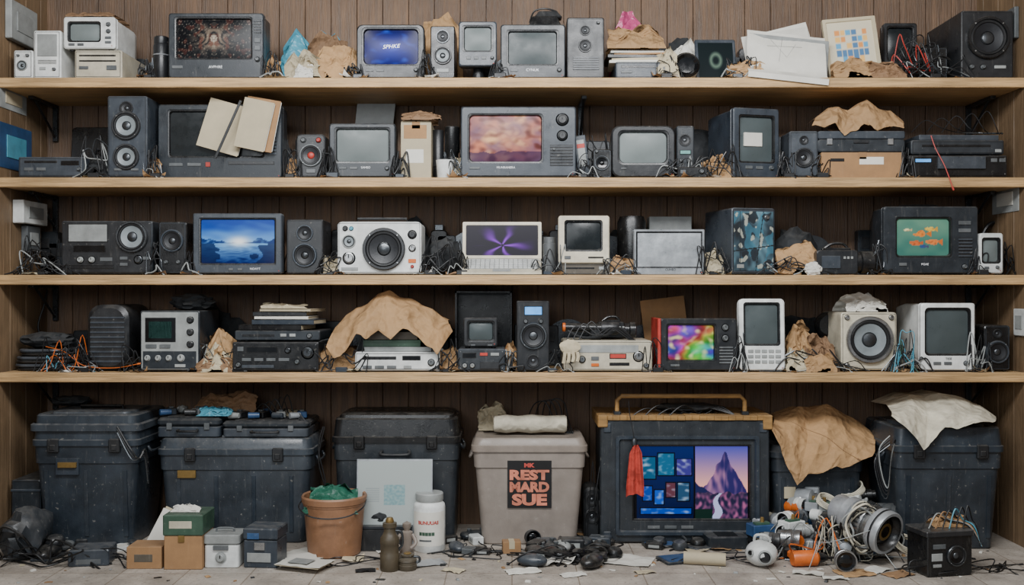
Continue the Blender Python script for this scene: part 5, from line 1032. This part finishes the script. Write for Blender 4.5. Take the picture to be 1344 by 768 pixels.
g=G();g.tube([(-.03,.07,.1),(-.02,.06,.125),(.02,.06,.125),(.035,.07,.1)],.006,'white',8);t.add('handle',g)
# drill
t=FT('power_drill','orange power drill lying on the floor','drill',1036,1094,746,6);g=G();g.lathe((-.07,.03,.034),[(0,0),(.028,0),(.032,.01),(.032,.1),(.022,.11)],(1,0,0),'orange',20);t.add('body',g);g=G();g.lathe((.04,.03,.034),[(0,0),(.022,0),(.02,.02),(.01,.04),(.005,.045),(.005,.085),(0,.088)],(1,0,0),'black',14);t.add('chuck',g);g=G();g.box(-.055,-.02,.05,.13,.012,.045,'orange',.008);g.box(-.065,-.01,.125,.155,.006,.05,'black',.006);t.add('grip',g)
lens(1111,752,-5,.044,.05,'steel','metal')
# projector lens
t=FT('projector_lens','big silver lens barrel with ribbed rings in a cable heap','lens',1160,1190,738,30,z=.02);r=.083
t.rot=(math.radians(14),0,math.radians(34));t.loc=(X(1170,-.33),-.33,.05)
def ring_(g,segs,m):g.lathe((0,.3,r),segs,(0,-1,0),m,36)
g=G();ring_(g,[(0,0),(r*.7,0),(r*.75,.01),(r*.75,.06),(r*.92,.066),(r*.92,.1),(r*.8,.105),(r*.8,.13)],'silver');t.add('barrel',g)
g=G();ring_(g,[(r*.8,.128),(r*1.0,.13),(r*1.03,.135),(r*1.03,.175),(r*1.0,.18),(r*.88,.18),(r*.88,.2)],'metal')
for i in range(28):
    a=i*math.pi/14;g.box(-.004,.004,.3-.172,.3-.138,-.0035,.0035,'steel',.001,mx=Matrix.Translation((r*1.04*math.cos(a),0,r+r*1.04*math.sin(a)))@Matrix.Rotation(-a,4,'Y'))
t.add('focus_ring',g)
g=G();ring_(g,[(r*.86,.198),(r*.86,.205),(r*1.06,.21),(r*1.1,.215),(r*1.1,.232),(r*1.04,.234,'dark'),(r*1.04,.24,'dark'),(r*1.1,.242),(r*1.1,.262),(r*1.06,.268),(r*.92,.268),(r*.88,.25,'black'),(r*.7,.235,'black')],'silver');t.add('front_rim',g)
g=G();ring_(g,[(r*.7,.236),(r*.66,.244),(r*.45,.25),(r*.4,.252,'brass'),(r*.3,.25,'brass'),(0,.256,'screenb')],'screenb');t.add('glass',g)
g=G();g.box(-.03,.03,.12,.2,-.012,.01,'steel',.003);g.box(r*.6,r*1.25,.15,.2,r*.6,r*1.1,'dark',.004);t.add('mount',g)
# heap of parts
q=random.Random(17)
cols=['grey','white','dark','silver','lgrey','blue','metal','white','slate','lgrey','black','beige','orange','silver']
for i in range(130):
    px=1000+q.random()*150;by=q.uniform(704,742)
    if i%5==4:px=q.uniform(1120,1214);by=q.uniform(712,728)
    if 1030<px<1100 and by>734:continue
    if px<1022 and by>726:continue
    md=max(0,.24*(1-((px-1085)/105)**2))*max(0,1-(by-704)/44);z=max(0,md*q.uniform(.3,1));m=cols[i%14];rot=q.uniform(-70,70);k=i%6;sz=q.uniform(.9,1.5)
    if k==0:lens(px,by,rot,.03*sz,.07*sz,m,q.choice(['lgrey','silver','metal','white','dark']),z=z)
    elif k==1:
        if i%4:brick(px,by,rot,m,.06*sz,.05*sz,.04*sz,z=z)
        else:scrap(px,FY(by),z,.12,.08,.05,q.choice(['paper','kraft','paperb']),i+300,rot,group='paper scraps on the floor')
    elif k==2:
        t=FT('metal_canister','small metal canister in a pile of parts','part',px-8,px+8,by,rot,group='metal parts on the floor',z=z);g=G();g.lathe((0,0,.024*sz),[(a*sz,b*sz) for a,b in[(0,0),(.022,0),(.024,.003),(.024,.03),(.02,.032),(.02,.038),(.024,.04),(.024,.06),(.018,.063),(.018,.075),(0,.076)]],(1,.3,.15),m,18);t.one(g)
    elif k==3:
        t=FT('circuit_module','small boxy electronic part on the floor','part',px-8,px+8,by,rot,group='electronic parts on the floor',z=z);g=G();s=sz;g.box(-.035*s,.035*s,0,.05*s,0,.035*s,m,.003);g.box(-.025*s,.02*s,.01,.04,.035*s,.042*s,'green',.001);g.cyl((.0,.025,.04*s),(.0,.025,.056*s),.009,.008,'brass',10);g.box(-.02*s,.01*s,-.002,.001,.01,.025,'steel',.0005);t.one(g)
    elif k==4:
        t=FT('cable_coil','small coil of pale cable in the heap','cable',px-8,px+8,by,rot,group='coiled cables on the floor',z=z);g=G();mm=q.choice(['lgrey','cord','cord','steel','lgrey'])
        for j in range(5):g.tube([(.042*sz*math.cos(a)*(1+.06*math.sin(3*a+j)),.035+.042*sz*math.sin(a),.006+j*.006) for a in [s*math.pi/5 for s in range(10)]],.0034,mm,6,closed=True,sub=3,mx=Matrix.Rotation(.5,4,'X'))
        t.one(g)
    else:
        t=FT('gear_motor','small electric motor with shaft in the heap','part',px-8,px+8,by,rot,group='small motors on the floor',z=z);g=G();g.lathe((0,.06,.028),[(a*sz,b*sz) for a,b in[(0,0),(.026,0),(.028,.004),(.028,.045),(.02,.048),(.01,.05),(.01,.058),(.004,.06),(.004,.08),(0,.08)]],(0,-1,.0),m,20);g.box(-.03,.03,.02,.05,0,.012,'steel',.002);t.one(g)
t=FT('spray_bottle','small white bottle in the heap','bottle',1098,1116,722);g=G();g.lathe((0,.02,0),[(0,0),(.02,0),(.022,.01),(.022,.16),(.01,.18),(.01,.195),(.014,.197),(.014,.22),(0,.222)],(0,0,1),'white',16);t.one(g)
# black camera box
t=T('camera_unit','black boxy camera with lens and open wire-filled top','camera',1214,1280,690,y=FY(757),rot=12);w,h=t.w,t.h;g=G();g.rbox(-w/2,w/2,0,.14,0,h*.82,'black',r=.01);g.box(-w/2-.006,w/2+.006,-.006,.146,h*.78,h*.9,'dark',.004);t.add('body',g);front(t,[('v',1256,730,14,'lens','steel','screenb','steel'),('b',1222,1240,714,720,'grey'),('b',1222,1234,740,744,'lgrey'),('p','label_sticker',1220,1236,726,736,'lgrey',.001)],0)
kraft('brown_paper','torn kraft paper stuffed into a black camera box',1224,1272,676,FY(757)+.05,.08,'kraft',z=h*.9,seed=97)
for i in range(7):cable([(1210+i*9,694,FY(757)+.03),(1222+i*8,676-i*2,FY(757)+.04),(1240+i*6,682,FY(757)+.06),(1270+i*2,690,FY(757)+.04),(1286,712,FY(757)+.03)],.0028,['rubber','lgrey','card','rubber','wirec','rubber'][i%6],label='loose wire on top of a black camera')
cols=['cord','lgrey','cord','steel','rubber','cord','lgrey','orange','slated','cord']
for i in range(26):loopy(1000+R.uniform(0,110),1110+R.uniform(-20,80),664,745,-.1+R.uniform(-.2,.1),600+i,m=cols[i%10],label='tangled wire in a heap of parts on the floor',dy=.08,n=9,r=R.choice([.002,.003,.0038]))
for i in range(18):
    a0=R.uniform(0,.6);rx_,rz_=20+R.uniform(-4,6),30+R.uniform(-8,6);cable([(1134+R.uniform(-5,5)+rx_*math.cos(a*.75+a0),694+R.uniform(-3,3)-rz_*math.sin(a*.75+a0),-.2-.006*i+R.uniform(-.02,.02)) for a in range(10)],R.choice([.003,.0042]),['cord','lgrey','cord','lgrey','rubber','cord'][i%6],label='bundled pale wire looped around a lens barrel')
for i in range(9):loopy(690+R.uniform(-10,20),800+R.uniform(-20,40),715,745,-.2,700+i,dy=.12,label='black cable lying on the tiled floor',r=.0032)
for i in range(5):loopy(880,1010,720,745,-.2,720+i,dy=.1,label='black cable lying on the tiled floor')
for i in range(4):loopy(570,690,712,745,-.12,730+i,dy=.08,label='black cable lying on the tiled floor')
for i in range(5):loopy(1190,1336,725,765,-.35,740+i,dy=.1,label='black cable lying on the tiled floor')
for i in range(3):loopy(420,530,725,750,-.25,750+i,dy=.08,label='black cable lying on the tiled floor')
for i in range(2):loopy(770,792,600,705,.1,760+i,dy=.03,label='black cable hanging between bins')
for i in range(22):
    px=q.uniform(696,806);by=q.uniform(708,742);rot=q.uniform(-80,80);m=q.choice(['black','dark','slated','slate','black','lgrey'])
    if 786<px and by>726:continue
    k=i%9
    if k==0:mouse(px,by,rot,m,1.1)
    elif k==1:phone(px,by,rot,m,.07,.14,q.choice(['screenb','screenm']))
    elif k in(2,6):scrap(px,FY(by),.001,.12,.08,.03,q.choice(['paper','paperb','kraft']),i,rot,group='paper scraps on the floor')
    elif k==3:pad(px,by,rot,m)
    elif k==4:cassette(px,by,rot,m)
    elif k==5:phones(px,by,rot)
    elif k==7:lens(px,by,rot,.035,.07,'black','dark')
    else:brick(px,by,rot,m,q.uniform(.07,.1),.06,q.uniform(.03,.05))
for i in range(20):
    px=q.choice([q.uniform(440,540),q.uniform(840,1000),q.uniform(590,660),q.uniform(60,170)]);by=q.uniform(708,730)
    m=q.choice(['black','dark','slated','grey','lgrey','white'])
    if i%3==0:scrap(px,FY(by+10),.001,q.uniform(.07,.13),q.uniform(.05,.09),.025,q.choice(['paper','paperb','kraft']),i+60,q.uniform(-60,60),group='paper scraps on the floor')
    elif i%3==1:q.choice([cassette,pad,phones])(px,by,q.uniform(-60,60),m)
    else:brick(px,by,q.uniform(-80,80),m,q.uniform(.05,.09),.05,q.uniform(.02,.04))
for i in range(100):
    px=q.uniform(10,1330);by=q.uniform(722,766);s_=q.uniform(.008,.024)
    t=FT('floor_scrap','tiny scrap of debris on the dirty floor','debris',px-3,px+3,by,q.uniform(-90,90),group='tiny scraps on the floor');g=G();m=q.choice(['flatp','card','dark','flatp','flatb','kraft','rubber','lgrey'])
    if i%2:g.grid(lambda u,v:((u-.5)*s_*1.6,v*s_,.001+.004*abs(N(u*2,v*2,2,i))),3,3,m)
    else:g.box(-s_*.5,s_*.5,0,s_*.6,0,s_*.35,m,.001,top=.8)
    t.one(g)
# wall things
def wallbox(name,label,cat,y0,y1,z0,z1,d,m,side=-1,extra=None):
    t=T(name,label,cat,0,1,0,y=0,z=0);t.loc=(side*(WX-.001),(y0+y1)/2,z0);g=G();a,b=sorted((0,-side*d));g.box(a,b,-(y1-y0)/2,(y1-y0)/2,0,z1-z0,m,.003);t.add('casing',g)
    g=G();a,b=sorted((-side*d,-side*(d+.004)));g.box(a,b,-(y1-y0)*.3,(y1-y0)*.3,(z1-z0)*.25,(z1-z0)*.75,extra or 'lgrey',.001);t.add('cover_plate',g);return t
wallbox('electrical_box','white electrical box on the wood wall','electrical box',.12,.36,Z(294,.2),Z(264,.2),.05,'white')
wallbox('junction_box','dark junction box on the wood wall','electrical box',.2,.33,Z(330,.2),Z(296,.2),.03,'grey')
wallbox('wall_poster','blue poster pinned on the wall','poster',.0,.3,Z(224,.15),Z(166,.15),.003,'blue',extra='wirec')
wallbox('wall_panel','pale grey electrical panel near the top of the wall','electrical box',.05,.3,Z(60,.2),Z(10,.2),.03,'lgrey')
wallbox('wall_notice','pale paper notice pinned on the wall','poster',.0,.25,Z(150,.2),Z(120,.2),.003,'lgrey',extra='flatb')
wallbox('wall_notice','pale paper notice pinned on the wall','poster',.05,.3,Z(280,.2),Z(245,.2),.003,'lgrey',1,'flatp')
wallbox('wall_panel','grey metal panel high on the wall','electrical box',.05,.35,Z(60,.2),Z(20,.2),.02,'grey',1)
wallbox('light_switch','white light switch on the wood wall','switch',-.02,.08,Z(440,.1),Z(405,.1),.012,'white',1)
cable([(62,380,.4),(58,400,.38),(50,430,.36),(62,455,.38),(70,480,.4)],.004,label='black cable hanging down the wall')
cable([(44,296,.3),(40,310,.3),(46,326,.32),(50,345,.34),(60,361,.36)],.004,label='black cable running down from an electrical box')
# ---------------- lights, camera
def area(n,loc,tgt,sx,sy,e,c):
    l=bpy.data.lights.new(n,'AREA');l.shape='RECTANGLE';l.size=sx;l.size_y=sy;l.energy=e;l.color=c
    o=bpy.data.objects.new(n,l);o.location=loc;o.rotation_euler=(Vector(tgt)-Vector(loc)).to_track_quat('-Z','Y').to_euler();SC.objects.link(o)
area('ceiling_light',(0,-2.2,2.85),(0,.1,.9),3.2,.6,140,(.98,.99,1))
area('front_fill_light',(-1.2,-5.2,2.2),(0,.1,1.0),2.6,1.4,66,(.93,.97,1))  # added fill behind the camera to brighten shelf recesses, no window there
w=bpy.data.worlds.new('World');bpy.context.scene.world=w;w.use_nodes=True;w.node_tree.nodes['Background'].inputs[0].default_value=(.8,.89,1,1);w.node_tree.nodes['Background'].inputs[1].default_value=.4
cam=bpy.data.cameras.new('Camera');co=bpy.data.objects.new('Camera',cam);SC.objects.link(co);co.location=(0,-D,CZ);co.rotation_euler=(math.pi/2,0,0);cam.sensor_width=36;cam.lens=FP/1344*36;cam.clip_start=.05
bpy.context.scene.camera=co
